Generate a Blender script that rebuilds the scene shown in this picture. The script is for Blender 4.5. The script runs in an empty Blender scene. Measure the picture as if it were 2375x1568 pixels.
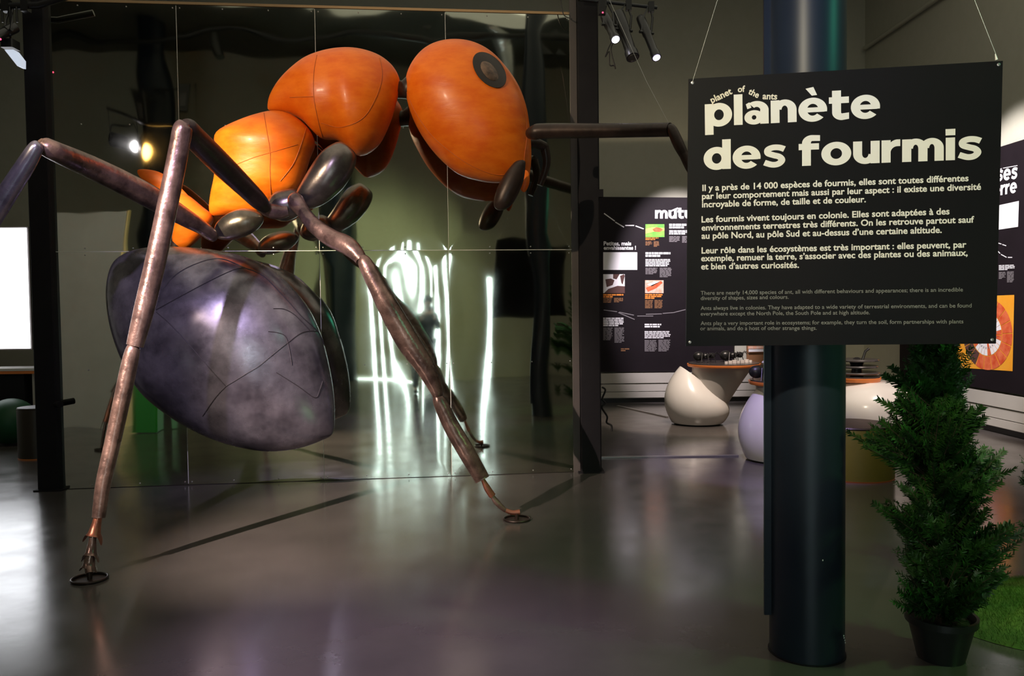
import bpy, math, random
from mathutils import Vector, Matrix
from mathutils.bvhtree import BVHTree
from mathutils.noise import noise as pnoise

random.seed(7)
SC = bpy.context.scene
COL = SC.collection
F = 1900.0
CX, CY = 1187.5, 784.0
CAMZ = 1.55
PITCH, ROLL = math.radians(2.08), 0.012

# ------------------------------------------------------------------ camera
fw = Vector((0, math.cos(PITCH), -math.sin(PITCH)))
r0 = Vector((1, 0, 0)); u0 = Vector((0, math.sin(PITCH), math.cos(PITCH)))
RT = r0 * math.cos(ROLL) - u0 * math.sin(ROLL)
UP = r0 * math.sin(ROLL) + u0 * math.cos(ROLL)
CAM = Vector((0, 0, CAMZ))
cd = bpy.data.cameras.new('camera'); cd.sensor_width = 36; cd.sensor_fit = 'HORIZONTAL'
cd.lens = F / 2375 * 36; cd.clip_start = 0.02; cd.clip_end = 100
cam = bpy.data.objects.new('camera', cd); COL.objects.link(cam)
m3 = Matrix((RT, UP, -fw)).transposed()
cam.matrix_world = Matrix.Translation(CAM) @ m3.to_4x4()
SC.camera = cam


def ray(px, py):
    return fw + RT * ((px - CX) / F) - UP * ((py - CY) / F)
def at(px, py, D):
    d = ray(px, py); return CAM + d * (D / d.y)
def atz(px, py, z=0.0):
    d = ray(px, py); return CAM + d * ((z - CAMZ) / d.z)

# mirror wall plane
ML = atz(136, 1135); MR = atz(1327, 1095)
MU = (MR - ML); MLEN = MU.length; MU.normalize()
MN = Vector((-MU.y, MU.x, 0))      # points away from the camera
def refl(v):
    return v - 2 * ((v - ML).dot(MN)) * MN
def rat(px, py, D):                # real place of a thing seen in the mirror at virtual depth D
    return refl(at(px, py, D))

# ------------------------------------------------------------------ world, lights, exposure
w = bpy.data.worlds.new('world'); SC.world = w; w.use_nodes = True
w.node_tree.nodes['Background'].inputs[0].default_value = (0.10, 0.10, 0.09, 1)
w.node_tree.nodes['Background'].inputs[1].default_value = 0.15
SC.view_settings.view_transform = 'Standard'; SC.view_settings.look = 'None'
SC.view_settings.exposure = 0.35; SC.view_settings.gamma = 1.0
SC.view_settings.use_curve_mapping = False
SC.cycles.max_bounces = 8; SC.cycles.glossy_bounces = 5; SC.cycles.diffuse_bounces = 3
SC.cycles.caustics_reflective = False; SC.cycles.caustics_refractive = False
SC.cycles.use_denoising = True
SC.cycles.sample_clamp_indirect = 4.0

def light(name, kind, loc, aim=None, power=100, col=(1, 1, 1), size=0.08, cone=40, blend=0.3, sx=1, sy=1):
    l = bpy.data.lights.new(name, kind); l.energy = power; l.color = col
    if kind == 'SPOT':
        l.spot_size = math.radians(cone); l.spot_blend = blend; l.shadow_soft_size = size
    elif kind == 'AREA':
        l.shape = 'RECTANGLE'; l.size = sx; l.size_y = sy
    else:
        l.shadow_soft_size = size
    o = bpy.data.objects.new(name, l); COL.objects.link(o); o.location = loc
    if aim is not None:
        o.rotation_euler = (Vector(aim) - Vector(loc)).to_track_quat('-Z', 'Y').to_euler()
    return o

YF_ = -3.1
KEY = rat(345, 342, 14.0)          # warm lamp that the foil shows as a flare
KEY2 = rat(292, 326, 14.2)
light('key_spot', 'SPOT', KEY, at(930, 300, 6.8), 1150, (1.0, 0.80, 0.56), 0.05, 29, 0.9)
light('thorax_boost', 'SPOT', KEY, at(535, 455, 6.8), 5600, (1.0, 0.84, 0.50), 0.05, 12, 1.0)  # extra beam added at the key lamp to brighten the rear thorax
light('body_spot', 'SPOT', KEY2, (-0.3, 6.8, 0), 6600, (1.0, 0.80, 0.70), 0.04, 24, 0.7)
VIO = Vector((-1.9, 0.3, 4.6))
light('violet_spot', 'SPOT', VIO, at(520, 690, 6.4), 1000, (0.74, 0.62, 1.0), 0.06, 26, 0.7)
light('floor_spot', 'SPOT', (-0.9, 2.2, 5.2), (-0.5, 3.6, 0), 800, (0.84, 0.60, 1.0), 0.2, 30, 1.0)
light('floor_warm_fill', 'SPOT', (0.6, 0.4, 5.4), (-0.2, 5.2, 0), 25, (1.0, 0.76, 0.66), 0.5, 58, 0.9)  # soft warm fill added over the floor, no fixture of its own
light('sign_spot', 'SPOT', (-1.2, -0.6, 3.9), at(2030, 320, 3.1), 560, (1.0, 0.88, 0.64), 0.06, 32, 0.8)
light('panel_spot_a', 'SPOT', (2.4, 10.2, 5.9), (2.75, 13.2, 2.0), 2000, (1.0, 0.90, 0.98), 0.05, 29, 0.5)
light('panel_spot_b', 'SPOT', (3.4, 8.6, 5.8), (5.9, 9.7, 2.1), 1500, (1.0, 0.92, 0.95), 0.05, 34, 0.5)
light('pedestal_spot_a', 'SPOT', (2.0, 7.9, 5.5), (2.4, 10.8, 0.4), 1300, (1.0, 0.80, 0.68), 0.05, 26, 0.4)
light('pedestal_spot_b', 'SPOT', (4.4, 5.6, 5.3), (4.3, 8.9, 0.4), 1000, (1.0, 0.80, 0.72), 0.05, 30, 0.5)
light('pedestal_violet_spot', 'SPOT', (1.1, 5.8, 5.0), (2.4, 7.9, 0.2), 620, (0.55, 0.42, 1.0), 0.05, 26, 0.4)
light('green_spot', 'SPOT', (4.0, 2.2, 3.2), (2.3, 3.9, 0.4), 130, (0.35, 1.0, 0.25), 0.08, 60, 0.6)
light('blue_spot', 'SPOT', (0.75, 2.2, 4.3), at(1890, 150, 3.45), 75, (0.12, 0.30, 1.0), 0.04, 30, 1.0)
light('teal_spot', 'SPOT', (3.4, 2.4, 3.6), at(1960, 500, 3.6), 60, (0.10, 0.85, 0.50), 0.3, 60, 1.0)
light('rear_wall_fill', 'SPOT', (-0.4, 1.6, 6.2), (-0.9, YF_, 1.0), 700, (0.86, 1.0, 0.58), 0.3, 62, 1.0)  # unseen lamp added to lift the rear wall in the foil
light('partition_fill', 'SPOT', (-2.6, 5.6, 5.6), (-5.0, 2.9, 1.4), 110, (0.84, 1.0, 1.0), 0.2, 40, 0.8)  # unseen lamp added to brighten the mirrored partition
light('ceiling_fill', 'AREA', (0.5, 7.4, 6.6), (0.5, 8.2, 0), 150, (1.0, 0.94, 0.74), sx=11, sy=9)  # broad unseen area lamp added as ambient fill for the hall
light('rear_fill', 'AREA', (-1.0, 1.0, 6.7), (-1.0, -0.5, 0), 22, (1.0, 0.95, 0.72), sx=9, sy=4)  # weaker ambient fill added for the rear of the hall

# ------------------------------------------------------------------ materials
def mat(name, col, rough=0.5, metal=0.0, var=0.0, scale=8.0, col2=None, bump=0.0, bscale=40.0, coat=0.0,
        emit=None, estr=0.0, spec=0.5, stretch=(1, 1, 1), rvar=0.0, sheen=0):
    m = bpy.data.materials.new(name); m.use_nodes = True
    nt = m.node_tree; b = nt.nodes['Principled BSDF']
    b.inputs['Roughness'].default_value = rough; b.inputs['Metallic'].default_value = metal
    b.inputs['Specular IOR Level'].default_value = spec
    b.inputs['Coat Weight'].default_value = coat
    b.inputs['Coat Roughness'].default_value = 0.15
    c = (*col, 1)
    b.inputs['Base Color'].default_value = c
    if col2 is not None or bump or rvar:
        tc = nt.nodes.new('ShaderNodeTexCoord'); mp = nt.nodes.new('ShaderNodeMapping')
        mp.inputs['Scale'].default_value = stretch
        nt.links.new(tc.outputs['Object'], mp.inputs['Vector'])
    if col2 is not None:
        n = nt.nodes.new('ShaderNodeTexNoise'); n.inputs['Scale'].default_value = scale
        n.inputs['Detail'].default_value = 6; n.inputs['Roughness'].default_value = 0.62
        nt.links.new(mp.outputs[0], n.inputs['Vector'])
        r = nt.nodes.new('ShaderNodeValToRGB')
        r.color_ramp.elements[0].position = 0.36; r.color_ramp.elements[1].position = 0.66
        r.color_ramp.elements[0].color = c; r.color_ramp.elements[1].color = (*col2, 1)
        nt.links.new(n.outputs['Fac'], r.inputs[0]); nt.links.new(r.outputs[0], b.inputs['Base Color'])
    if rvar:
        n3 = nt.nodes.new('ShaderNodeTexNoise'); n3.inputs['Scale'].default_value = 3.0
        n3.inputs['Detail'].default_value = 8
        nt.links.new(mp.outputs[0], n3.inputs['Vector'])
        mr = nt.nodes.new('ShaderNodeMapRange')
        mr.inputs['From Min'].default_value = 0.3; mr.inputs['From Max'].default_value = 0.7
        mr.inputs['To Min'].default_value = rough - rvar; mr.inputs['To Max'].default_value = rough + rvar
        nt.links.new(n3.outputs['Fac'], mr.inputs['Value']); nt.links.new(mr.outputs[0], b.inputs['Roughness'])
    if bump:
        n2 = nt.nodes.new('ShaderNodeTexNoise'); n2.inputs['Scale'].default_value = bscale
        n2.inputs['Detail'].default_value = 4
        nt.links.new(mp.outputs[0], n2.inputs['Vector'])
        bp = nt.nodes.new('ShaderNodeBump'); bp.inputs['Strength'].default_value = bump
        bp.inputs['Distance'].default_value = 0.02
        nt.links.new(n2.outputs['Fac'], bp.inputs['Height']); nt.links.new(bp.outputs[0], b.inputs['Normal'])
    if emit is not None:
        b.inputs['Emission Color'].default_value = (*emit, 1); b.inputs['Emission Strength'].default_value = estr
    return m

M = dict(
    wall=mat('wall_paint', (0.40, 0.39, 0.31), 0.8, col2=(0.42, 0.41, 0.33), bump=0.05, bscale=60),
    ceil=mat('ceiling_paint', (0.10, 0.10, 0.09), 0.9, col2=(0.12, 0.12, 0.10)),
    floor=mat('polished_floor', (0.075, 0.067, 0.062), 0.20, col2=(0.095, 0.084, 0.078), scale=1.3, bump=0.012, bscale=14, spec=0.55, rvar=0.05, coat=0.25),
    ledge=mat('white_board', (0.50, 0.47, 0.42), 0.5, col2=(0.47, 0.44, 0.39), scale=3),
    foil=mat('mirror_foil', (0.74, 0.75, 0.64), 0.035, 1.0, col2=(0.70, 0.71, 0.60), scale=2, rvar=0.015),
    post=mat('black_painted_steel', (0.008, 0.007, 0.009), 0.7, col2=(0.011, 0.010, 0.012), scale=5, spec=0.2),
    post_side=mat('brown_painted_steel', (0.07, 0.055, 0.05), 0.6, col2=(0.06, 0.05, 0.045), scale=6),
    column=mat('column_paint', (0.010, 0.016, 0.026), 0.40, col2=(0.013, 0.020, 0.030), scale=3, spec=0.35),
    orange=mat('orange_enamel', (0.72, 0.115, 0.003), 0.42, col2=(0.86, 0.19, 0.010), scale=4.5, bump=0.14, bscale=9, coat=0.04, spec=0.35, stretch=(1, 1, 2.2)),
    steel=mat('mottled_gunmetal', (0.10, 0.090, 0.110), 0.27, 0.78, col2=(0.34, 0.31, 0.36), scale=3.2, bump=0.13, bscale=5, rvar=0.07),
    copper=mat('brown_patinated_metal', (0.10, 0.062, 0.052), 0.30, 0.62, col2=(0.30, 0.19, 0.155), scale=9, bump=0.25, bscale=18, rvar=0.08),
    coxa=mat('dark_gunmetal', (0.10, 0.085, 0.080), 0.28, 0.85, col2=(0.26, 0.22, 0.20), scale=4, bump=0.15, bscale=8),
    copper_red=mat('red_copper', (0.42, 0.15, 0.085), 0.36, 0.75, col2=(0.24, 0.10, 0.07), scale=14, bump=0.1, bscale=25),
    dark_metal=mat('dark_bronze', (0.024, 0.015, 0.012), 0.40, 0.45, col2=(0.05, 0.03, 0.024), scale=7, bump=0.1, bscale=16),
    seam=mat('dark_seam', (0.03, 0.025, 0.03), 0.6, 0.3),
    eye=mat('eye_black', (0.012, 0.007, 0.005), 0.5, col2=(0.02, 0.012, 0.008), scale=6),
    eye_in=mat('eye_brown', (0.03, 0.016, 0.010), 0.45, col2=(0.20, 0.12, 0.075), scale=9),
    sign=mat('sign_board', (0.006, 0.006, 0.007), 0.5, col2=(0.008, 0.007, 0.008), scale=2, spec=0.12),
    ink=mat('white_print', (0.85, 0.83, 0.76), 0.6),
    ink2=mat('grey_print', (0.24, 0.24, 0.22), 0.6),
    pan=mat('panel_board', (0.009, 0.006, 0.008), 0.55, col2=(0.012, 0.008, 0.011), scale=2, spec=0.2),
    pink=mat('panel_white_print', (0.86, 0.84, 0.86), 0.6),
    pgrey=mat('panel_grey_print', (0.22, 0.20, 0.21), 0.6),
    porange=mat('panel_orange_print', (0.75, 0.24, 0.03), 0.6),
    pbrown=mat('panel_brown_print', (0.26, 0.12, 0.05), 0.6),
    pgreen=mat('photo_green', (0.10, 0.42, 0.06), 0.5, col2=(0.30, 0.55, 0.08), scale=9),
    pyellow=mat('photo_yellow', (0.75, 0.60, 0.15), 0.5),
    pred=mat('photo_red', (0.62, 0.07, 0.02), 0.5, col2=(0.80, 0.20, 0.08), scale=9),
    ppale=mat('photo_pale', (0.75, 0.60, 0.50), 0.5, col2=(0.80, 0.34, 0.20), scale=14),
    pmap=mat('map_brown', (0.10, 0.045, 0.04), 0.5),
    amber=mat('poster_amber', (0.85, 0.34, 0.02), 0.5, col2=(0.90, 0.42, 0.04), scale=3),
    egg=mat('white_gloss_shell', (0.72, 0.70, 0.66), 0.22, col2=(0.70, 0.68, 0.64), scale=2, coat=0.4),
    egg_in=mat('shaded_shell', (0.36, 0.34, 0.31), 0.4, col2=(0.34, 0.32, 0.29), scale=2),  # white shell darkened to grey: the neck's shade is in the colour
    rim=mat('orange_edge', (0.75, 0.22, 0.05), 0.4),
    top=mat('dark_tabletop', (0.05, 0.045, 0.045), 0.25),
    black=mat('black_plastic', (0.012, 0.012, 0.013), 0.35),
    stone=mat('white_block', (0.65, 0.60, 0.57), 0.6),
    olive=mat('olive_vinyl', (0.17, 0.15, 0.012), 0.5, col2=(0.20, 0.175, 0.018), scale=3),
    brown=mat('brown_vinyl', (0.026, 0.018, 0.010), 0.5),
    green=mat('green_vinyl', (0.005, 0.07, 0.022), 0.55),
    green2=mat('bright_green_vinyl', (0.02, 0.30, 0.03), 0.5),
    foliage=mat('conifer_leaf', (0.006, 0.026, 0.004), 0.5, col2=(0.030, 0.115, 0.014), scale=16),
    bark=mat('bark', (0.05, 0.035, 0.022), 0.8, col2=(0.08, 0.055, 0.035), scale=20),
    pot=mat('black_pot', (0.012, 0.013, 0.013), 0.4),
    soil=mat('soil', (0.02, 0.014, 0.01), 0.95, col2=(0.04, 0.03, 0.02), scale=60),
    grass=mat('turf_blade', (0.06, 0.15, 0.012), 0.7, col2=(0.12, 0.22, 0.025), scale=9),
    strip=mat('pale_joint_glint', (0.80, 0.78, 0.70), 0.5),
    alu=mat('brushed_metal', (0.45, 0.43, 0.42), 0.35, 0.8),
    cable=mat('black_cable', (0.012, 0.01, 0.01), 0.5),
    wire=mat('steel_wire', (0.5, 0.5, 0.48), 0.35, 0.7),
    cloth=mat('dark_jacket', (0.015, 0.017, 0.022), 0.9, col2=(0.02, 0.022, 0.028), scale=14),
    jeans=mat('dark_trousers', (0.018, 0.022, 0.035), 0.9),
    skin=mat('skin', (0.45, 0.26, 0.18), 0.5),
    hair=mat('hair', (0.02, 0.014, 0.01), 0.6),
    screen=mat('lit_screen', (0.8, 0.8, 0.8), 0.5, emit=(0.93, 0.95, 1.0), estr=3.2),
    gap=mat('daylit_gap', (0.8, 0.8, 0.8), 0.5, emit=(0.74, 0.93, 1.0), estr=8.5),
    lamp_w=mat('lamp_lens_warm', (0.8, 0.8, 0.8), 0.5, emit=(1.0, 0.52, 0.12), estr=9.0),
    lamp_c=mat('lamp_lens_white', (0.8, 0.8, 0.8), 0.5, emit=(0.92, 0.86, 1.0), estr=14.0),
    lamp_v=mat('lamp_lens_violet', (0.5, 0.5, 0.8), 0.5, emit=(0.70, 0.60, 1.0), estr=5.0),
    led=mat('red_led', (0.5, 0.05, 0.05), 0.5, emit=(1.0, 0.05, 0.12), estr=3.0),
    foil_tube=mat('ribbed_foil_duct', (0.55, 0.56, 0.55), 0.3, 0.9, bump=0.4, bscale=20),
)

# ------------------------------------------------------------------ mesh helpers
class MB:
    def __init__(s): s.v = []; s.f = []; s.mi = []
    def add(s, v, f, mi=0):
        k = len(s.v); s.v += [Vector(p) for p in v]; s.f += [[i + k for i in q] for q in f]; s.mi += [mi] * len(f)
        return s
    def box(s, c, size, rot=0.0, mi=0, bev=0.0):
        hx, hy, hz = [d / 2 for d in size]
        R = Matrix.Rotation(rot, 3, 'Z') if not isinstance(rot, Matrix) else rot
        c = Vector(c)
        if bev <= 0:
            p = [c + R @ Vector((x * hx, y * hy, z * hz)) for x in (-1, 1) for y in (-1, 1) for z in (-1, 1)]
            return s.add(p, [(0, 1, 3, 2), (4, 6, 7, 5), (0, 4, 5, 1), (2, 3, 7, 6), (0, 2, 6, 4), (1, 5, 7, 3)], mi)
        # chamfered vertical edges
        b = min(bev, hx * .9, hy * .9)
        o = [(-hx + b, -hy), (hx - b, -hy), (hx, -hy + b), (hx, hy - b), (hx - b, hy), (-hx + b, hy), (-hx, hy - b), (-hx, -hy + b)]
        p = [c + R @ Vector((x, y, z)) for z in (-hz, hz) for x, y in o]
        f = [(i, (i + 1) % 8, 8 + (i + 1) % 8, 8 + i) for i in range(8)] + [tuple(reversed(range(8))), tuple(range(8, 16))]
        return s.add(p, f, mi)
    def tube(s, pts, rad, seg=14, cap=True, mi=0, squash=1.0):
        pts = [Vector(p) for p in pts]; n = len(pts)
        if not hasattr(rad, '__len__'): rad = [rad] * n
        tan = [(pts[min(i + 1, n - 1)] - pts[max(i - 1, 0)]).normalized() for i in range(n)]
        a = Vector((0, 0, 1)) if abs(tan[0].z) < .9 else Vector((1, 0, 0))
        u = tan[0].cross(a).normalized(); V = []; Fc = []
        for i in range(n):
            u = (u - tan[i] * u.dot(tan[i])).normalized(); w_ = tan[i].cross(u)
            for k in range(seg):
                t = 2 * math.pi * k / seg
                V.append(pts[i] + (u * math.cos(t) + w_ * math.sin(t) * squash) * rad[i])
        for i in range(n - 1):
            for k in range(seg):
                k2 = (k + 1) % seg
                Fc.append((i * seg + k, i * seg + k2, (i + 1) * seg + k2, (i + 1) * seg + k))
        if cap:
            Fc.append(tuple(reversed(range(seg)))); Fc.append(tuple(range((n - 1) * seg, n * seg)))
        return s.add(V, Fc, mi)
    def lathe(s, prof, c, seg=32, mi=0, axis=Vector((0, 0, 1)), cap=True):
        # prof: (r, h) list along axis
        c = Vector(c); axis = Vector(axis).normalized()
        a = Vector((1, 0, 0)) if abs(axis.x) < .9 else Vector((0, 1, 0))
        u = (a - axis * a.dot(axis)).normalized(); w_ = axis.cross(u)
        V = []; Fc = []
        for r, h in prof:
            for k in range(seg):
                t = 2 * math.pi * k / seg
                V.append(c + axis * h + (u * math.cos(t) + w_ * math.sin(t)) * r)
        for i in range(len(prof) - 1):
            for k in range(seg):
                k2 = (k + 1) % seg
                Fc.append((i * seg + k, i * seg + k2, (i + 1) * seg + k2, (i + 1) * seg + k))
        if cap:
            Fc.append(tuple(reversed(range(seg)))); Fc.append(tuple(range((len(prof) - 1) * seg, len(prof) * seg)))
        return s.add(V, Fc, mi)
    def ball(s, c, r, seg=16, rings=10, mi=0):
        if not hasattr(r, '__len__'): r = (r, r, r)
        V = []; Fc = []
        for i in range(1, rings):
            ph = math.pi * i / rings
            for k in range(seg):
                t = 2 * math.pi * k / seg
                V.append(Vector(c) + Vector((r[0] * math.sin(ph) * math.cos(t), r[1] * math.sin(ph) * math.sin(t), r[2] * math.cos(ph))))
        for i in range(rings - 2):
            for k in range(seg):
                k2 = (k + 1) % seg
                Fc.append((i * seg + k, (i + 1) * seg + k, (i + 1) * seg + k2, i * seg + k2))
        V.append(Vector(c) + Vector((0, 0, r[2]))); V.append(Vector(c) - Vector((0, 0, r[2]))); T = len(V) - 2
        for k in range(seg):
            k2 = (k + 1) % seg
            Fc.append((T, k, k2)); b = (rings - 2) * seg; Fc.append((T + 1, b + k2, b + k))
        return s.add(V, Fc, mi)
    def build(s, name, m, parent=None, smooth=True, angle=40):
        me = bpy.data.meshes.new(name)
        off = root_of(parent) if parent is not None else Vector((0, 0, 0))
        me.from_pydata([tuple(v - off) for v in s.v], [], s.f)
        ms = m if isinstance(m, (list, tuple)) else [m]
        for x in ms: me.materials.append(x)
        if len(ms) > 1: me.polygons.foreach_set('material_index', s.mi)
        if smooth:
            me.polygons.foreach_set('use_smooth', [True] * len(me.polygons))
            me.set_sharp_from_angle(angle=math.radians(angle))
        me.update()
        o = bpy.data.objects.new(name, me); COL.objects.link(o)
        if parent is not None: o.parent = parent
        return o

def root_of(p):
    v = Vector((0, 0, 0))
    while p is not None:
        v = v + p.location; p = p.parent
    return v

def tag(o, label=None, cat=None, group=None, kind=None):
    if label: o['label'] = label
    if cat: o['category'] = cat
    if group: o['group'] = group
    if kind: o['kind'] = kind
    return o
def thing(name, label, cat, loc, group=None):
    o = bpy.data.objects.new(name, None); o.empty_display_size = 0.1
    COL.objects.link(o); o.location = loc
    return tag(o, label, cat, group)
def struct(name, mb, m, smooth=False):
    return tag(mb.build(name, m, None, smooth), kind='structure')

def crom(pts, per=8, closed=False):
    pts = [Vector(p) for p in pts]; n = len(pts); out = []
    rng = n if closed else n - 1
    for i in range(rng):
        if closed:
            a, b, c, d = pts[(i - 1) % n], pts[i], pts[(i + 1) % n], pts[(i + 2) % n]
        else:
            a, b, c, d = pts[max(i - 1, 0)], pts[i], pts[i + 1], pts[min(i + 2, n - 1)]
        for k in range(per):
            t = k / per
            out.append(0.5 * ((2 * b) + (c - a) * t + (2 * a - 5 * b + 4 * c - d) * t * t + (3 * b - a - 3 * c + d) * t ** 3))
    if not closed: out.append(pts[-1])
    return out

def blob(outline, A, B, D, k=1.0, seg=56, n=44, per=10, D2=None, jitter=0.0):
    """a solid body whose silhouette follows the outline; lofted along A-B, depth half-thickness k times its half-width"""
    ol = crom([(x, y, 0) for x, y in outline], per, True)
    A = Vector((*A, 0)); B = Vector((*B, 0)); ax = (B - A); L = ax.length; ax.normalize()
    nn = Vector((-ax.y, ax.x, 0)); D2 = D if D2 is None else D2
    pr = [(p - A).dot(ax) for p in ol]; pn = [(p - A).dot(nn) for p in ol]
    t0, t1 = min(pr), max(pr); V = []; Fc = []; N = len(ol)
    for i in range(n):
        q = 0.5 - 0.5 * math.cos(math.pi * (i + 0.35) / (n - 0.3))
        t = t0 + (t1 - t0) * q; ss = []
        for j in range(N):
            a, b = pr[j], pr[(j + 1) % N]
            if (a - t) * (b - t) <= 0 and a != b:
                ss.append(pn[j] + (pn[(j + 1) % N] - pn[j]) * (t - a) / (b - a))
        lo, hi = min(ss), max(ss); c = A + ax * t + nn * (lo + hi) / 2; a = (hi - lo) / 2
        Dc = D + (D2 - D) * (t - t0) / (t1 - t0)
        for s in range(seg):
            th = 2 * math.pi * s / seg
            p = c + nn * a * math.cos(th)
            wv = at(p.x, p.y, Dc); wv.y += k * a * Dc / F * math.sin(th)
            V.append(wv)
    for i in range(n - 1):
        for s in range(seg):
            s2 = (s + 1) % seg
            Fc.append((i * seg + s, i * seg + s2, (i + 1) * seg + s2, (i + 1) * seg + s))
    for base, rev in ((0, True), ((n - 1) * seg, False)):
        c = sum((V[base + s] for s in range(seg)), Vector()) / seg; V.append(c); ci = len(V) - 1
        for s in range(seg):
            s2 = (s + 1) % seg
            Fc.append((ci, base + s2, base + s) if rev else (ci, base + s, base + s2))
    return MB().add(V, Fc)

def bvh_of(mb): return BVHTree.FromPolygons(mb.v, mb.f)
def hit(bv, px, py, lift=0.0):
    d = ray(px, py).normalized()
    loc, nor, i, dist = bv.ray_cast(CAM, d)
    if loc is None: return None
    return loc + nor * lift if nor.dot(d) < 0 else loc - nor * lift

def pxtube(pts, per=6):
    """pts: (px, py, depth, radius_px) -> points, radii"""
    P = crom([(a, b, c) for a, b, c, r in pts], per); R = crom([(r, 0, 0) for a, b, c, r in pts], per)
    return [at(p.x, p.y, p.z) for p in P], [max(r.x, .2) * p.z / F for r, p in zip(R, P)]

# ------------------------------------------------------------------ room shell
XL, XR, YF, YB, ZC = -8.6, 6.05, -3.1, 13.3, 6.9
T = 0.15
struct('floor', MB().box(((XL + XR) / 2, (YF + YB) / 2, -0.05), (XR - XL + .6, YB - YF + .6, 0.1)), M['floor'])
struct('ceiling', MB().box(((XL + XR) / 2, (YF + YB) / 2, ZC + .05), (XR - XL + .6, YB - YF + .6, 0.1)), M['ceil'])
struct('wall_back', MB().box(((XL + XR) / 2, YB + T / 2, ZC / 2), (XR - XL + .6, T, ZC)), M['wall'])
struct('wall_left', MB().box((XL - T / 2, (YF + YB) / 2, ZC / 2), (T, YB - YF, ZC)), M['wall'])
# right wall runs slightly inwards towards the back
rwA = Vector((6.25, YF, 0)); rwB = Vector((5.72, YB, 0))
RWD = (rwB - rwA).normalized(); RWA = math.atan2(RWD.y, RWD.x); RWN = Vector((-RWD.y, RWD.x, 0))  # into the room
def rw(y, off=0.0, z=0.0):
    t = (y - rwA.y) / RWD.y; p = rwA + RWD * t + RWN * off; p.z = z; return p
mid = (rwA + rwB) / 2
struct('wall_right', MB().box((mid.x - RWN.x * T / 2, mid.y - RWN.y * T / 2, ZC / 2), ((rwB - rwA).length, T, ZC), RWA), M['wall'])

# rear wall (seen in the foil) with tall daylit door gaps between dark door leaves
def rear_x(px, D=None):
    # world x on plane y = YF seen in the mirror at pixel column px
    d = ray(px, 800); v1 = refl(CAM + d * 5); v2 = refl(CAM + d * 9)
    t = (YF - v1.y) / (v2.y - v1.y); return v1.x + (v2.x - v1.x) * t
gaps = [(866, 9, 2.72), (903, 8, 2.70), (934, 4, 2.72), (956, 10, 2.75), (980, 4, 2.7), (1002, 15, 2.5), (1040, 7, 2.75), (1140, 13, 2.2)]
xs = []
for px, wp, zt in gaps:
    x = rear_x(px); ww = wp * 18 / F; xs.append((x - ww / 2, x + ww / 2, zt))
xs.sort()
mb = MB(); last = XL
for a, b, zt in xs:
    mb.box(((last + a) / 2, YF - T / 2, ZC / 2), (a - last, T, ZC)); mb.box(((a + b) / 2, YF - T / 2, (ZC + zt) / 2), (b - a, T, ZC - zt)); last = b
mb.box(((last + 6.3) / 2, YF - T / 2, ZC / 2), (6.3 - last, T, ZC))
struct('wall_front', mb, M['wall'])
for i, (a, b, zt) in enumerate(xs):
    struct('window_%d' % (i + 1), MB().box(((a + b) / 2, YF - 0.07, zt / 2), (b - a - .002, 0.02, zt - .002)), M['gap'])
# cross light line at the foot of the doors
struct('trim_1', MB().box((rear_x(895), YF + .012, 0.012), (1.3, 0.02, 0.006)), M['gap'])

# boarded ledge under the panels, back and right
def ledge(name, p0, p1, nrm):
    d = p1 - p0; L = d.length; c = (p0 + p1) / 2; a = math.atan2(d.y, d.x)
    root = tag(MB().box(c + nrm * .05 + Vector((0, 0, .27)), (L, .08, .40), a).build(name, M['ledge'], None, False), kind='structure')
    for z, h, off in ((.40, .17, .115), (.245, .125, .105), (.13, .10, .112)):
        MB().box(c + nrm * off + Vector((0, 0, z)), (L, .03, h - .008), a, bev=.004).build('board', M['ledge'], root, False)
    MB().box(c + nrm * .05 + Vector((0, 0, .035)), (L, .05, .07), a).build('recess', M['black'], root, False)
ledge('baseboard_back', Vector((1.0, YB, 0)), Vector((5.7, YB, 0)), Vector((0, -1, 0)))
ledge('baseboard_right', rw(5.0), rw(13.1), RWN)
# painted pipe running along the right wall, high up
struct('trim_2', MB().tube([rw(5.5, .05, 5.62), rw(13.2, .05, 5.62)], .035, 10), M['wall'], True)

# ------------------------------------------------------------------ mirror partition of foil sheets
def mp(u, z, off=0.0):
    return Vector((ML.x + MU.x * u - MN.x * off, ML.y + MU.y * u - MN.y * off, z))
def u_of(px):
    d = ray(px, 900); t = (ML - CAM).dot(MN) / d.dot(MN); p = CAM + d * t; return (p - ML).dot(MU)
us = [u_of(95), u_of(432), u_of(748), u_of(1045), u_of(1330)]
ZS = [0.004, 2.09, 4.25]
part = thing('mirror_partition', 'tall partition clad in wavy mirror foil behind the giant ant', 'partition', mp(0, 0, -.02))
def wave(u, z, si, sj):
    """small buckles in the foil"""
    s = si * 3.7 + sj * 9.1
    a = 0.0034 * pnoise(Vector((u * 1.5 + s, z * 0.55, s)))
    a += 0.0020 * pnoise(Vector((u * 3.6 + s, z * 0.9 + s, 4.2)))
    if sj == 1:
        a += 0.0040 * pnoise(Vector((u * 1.0 + s, z * 1.6, 1.7)))
        if z > 3.5: a += 0.0022 * (z - 3.5) * pnoise(Vector((u * 1.8, z * 3.2, 8.8)))
    return a
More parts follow.
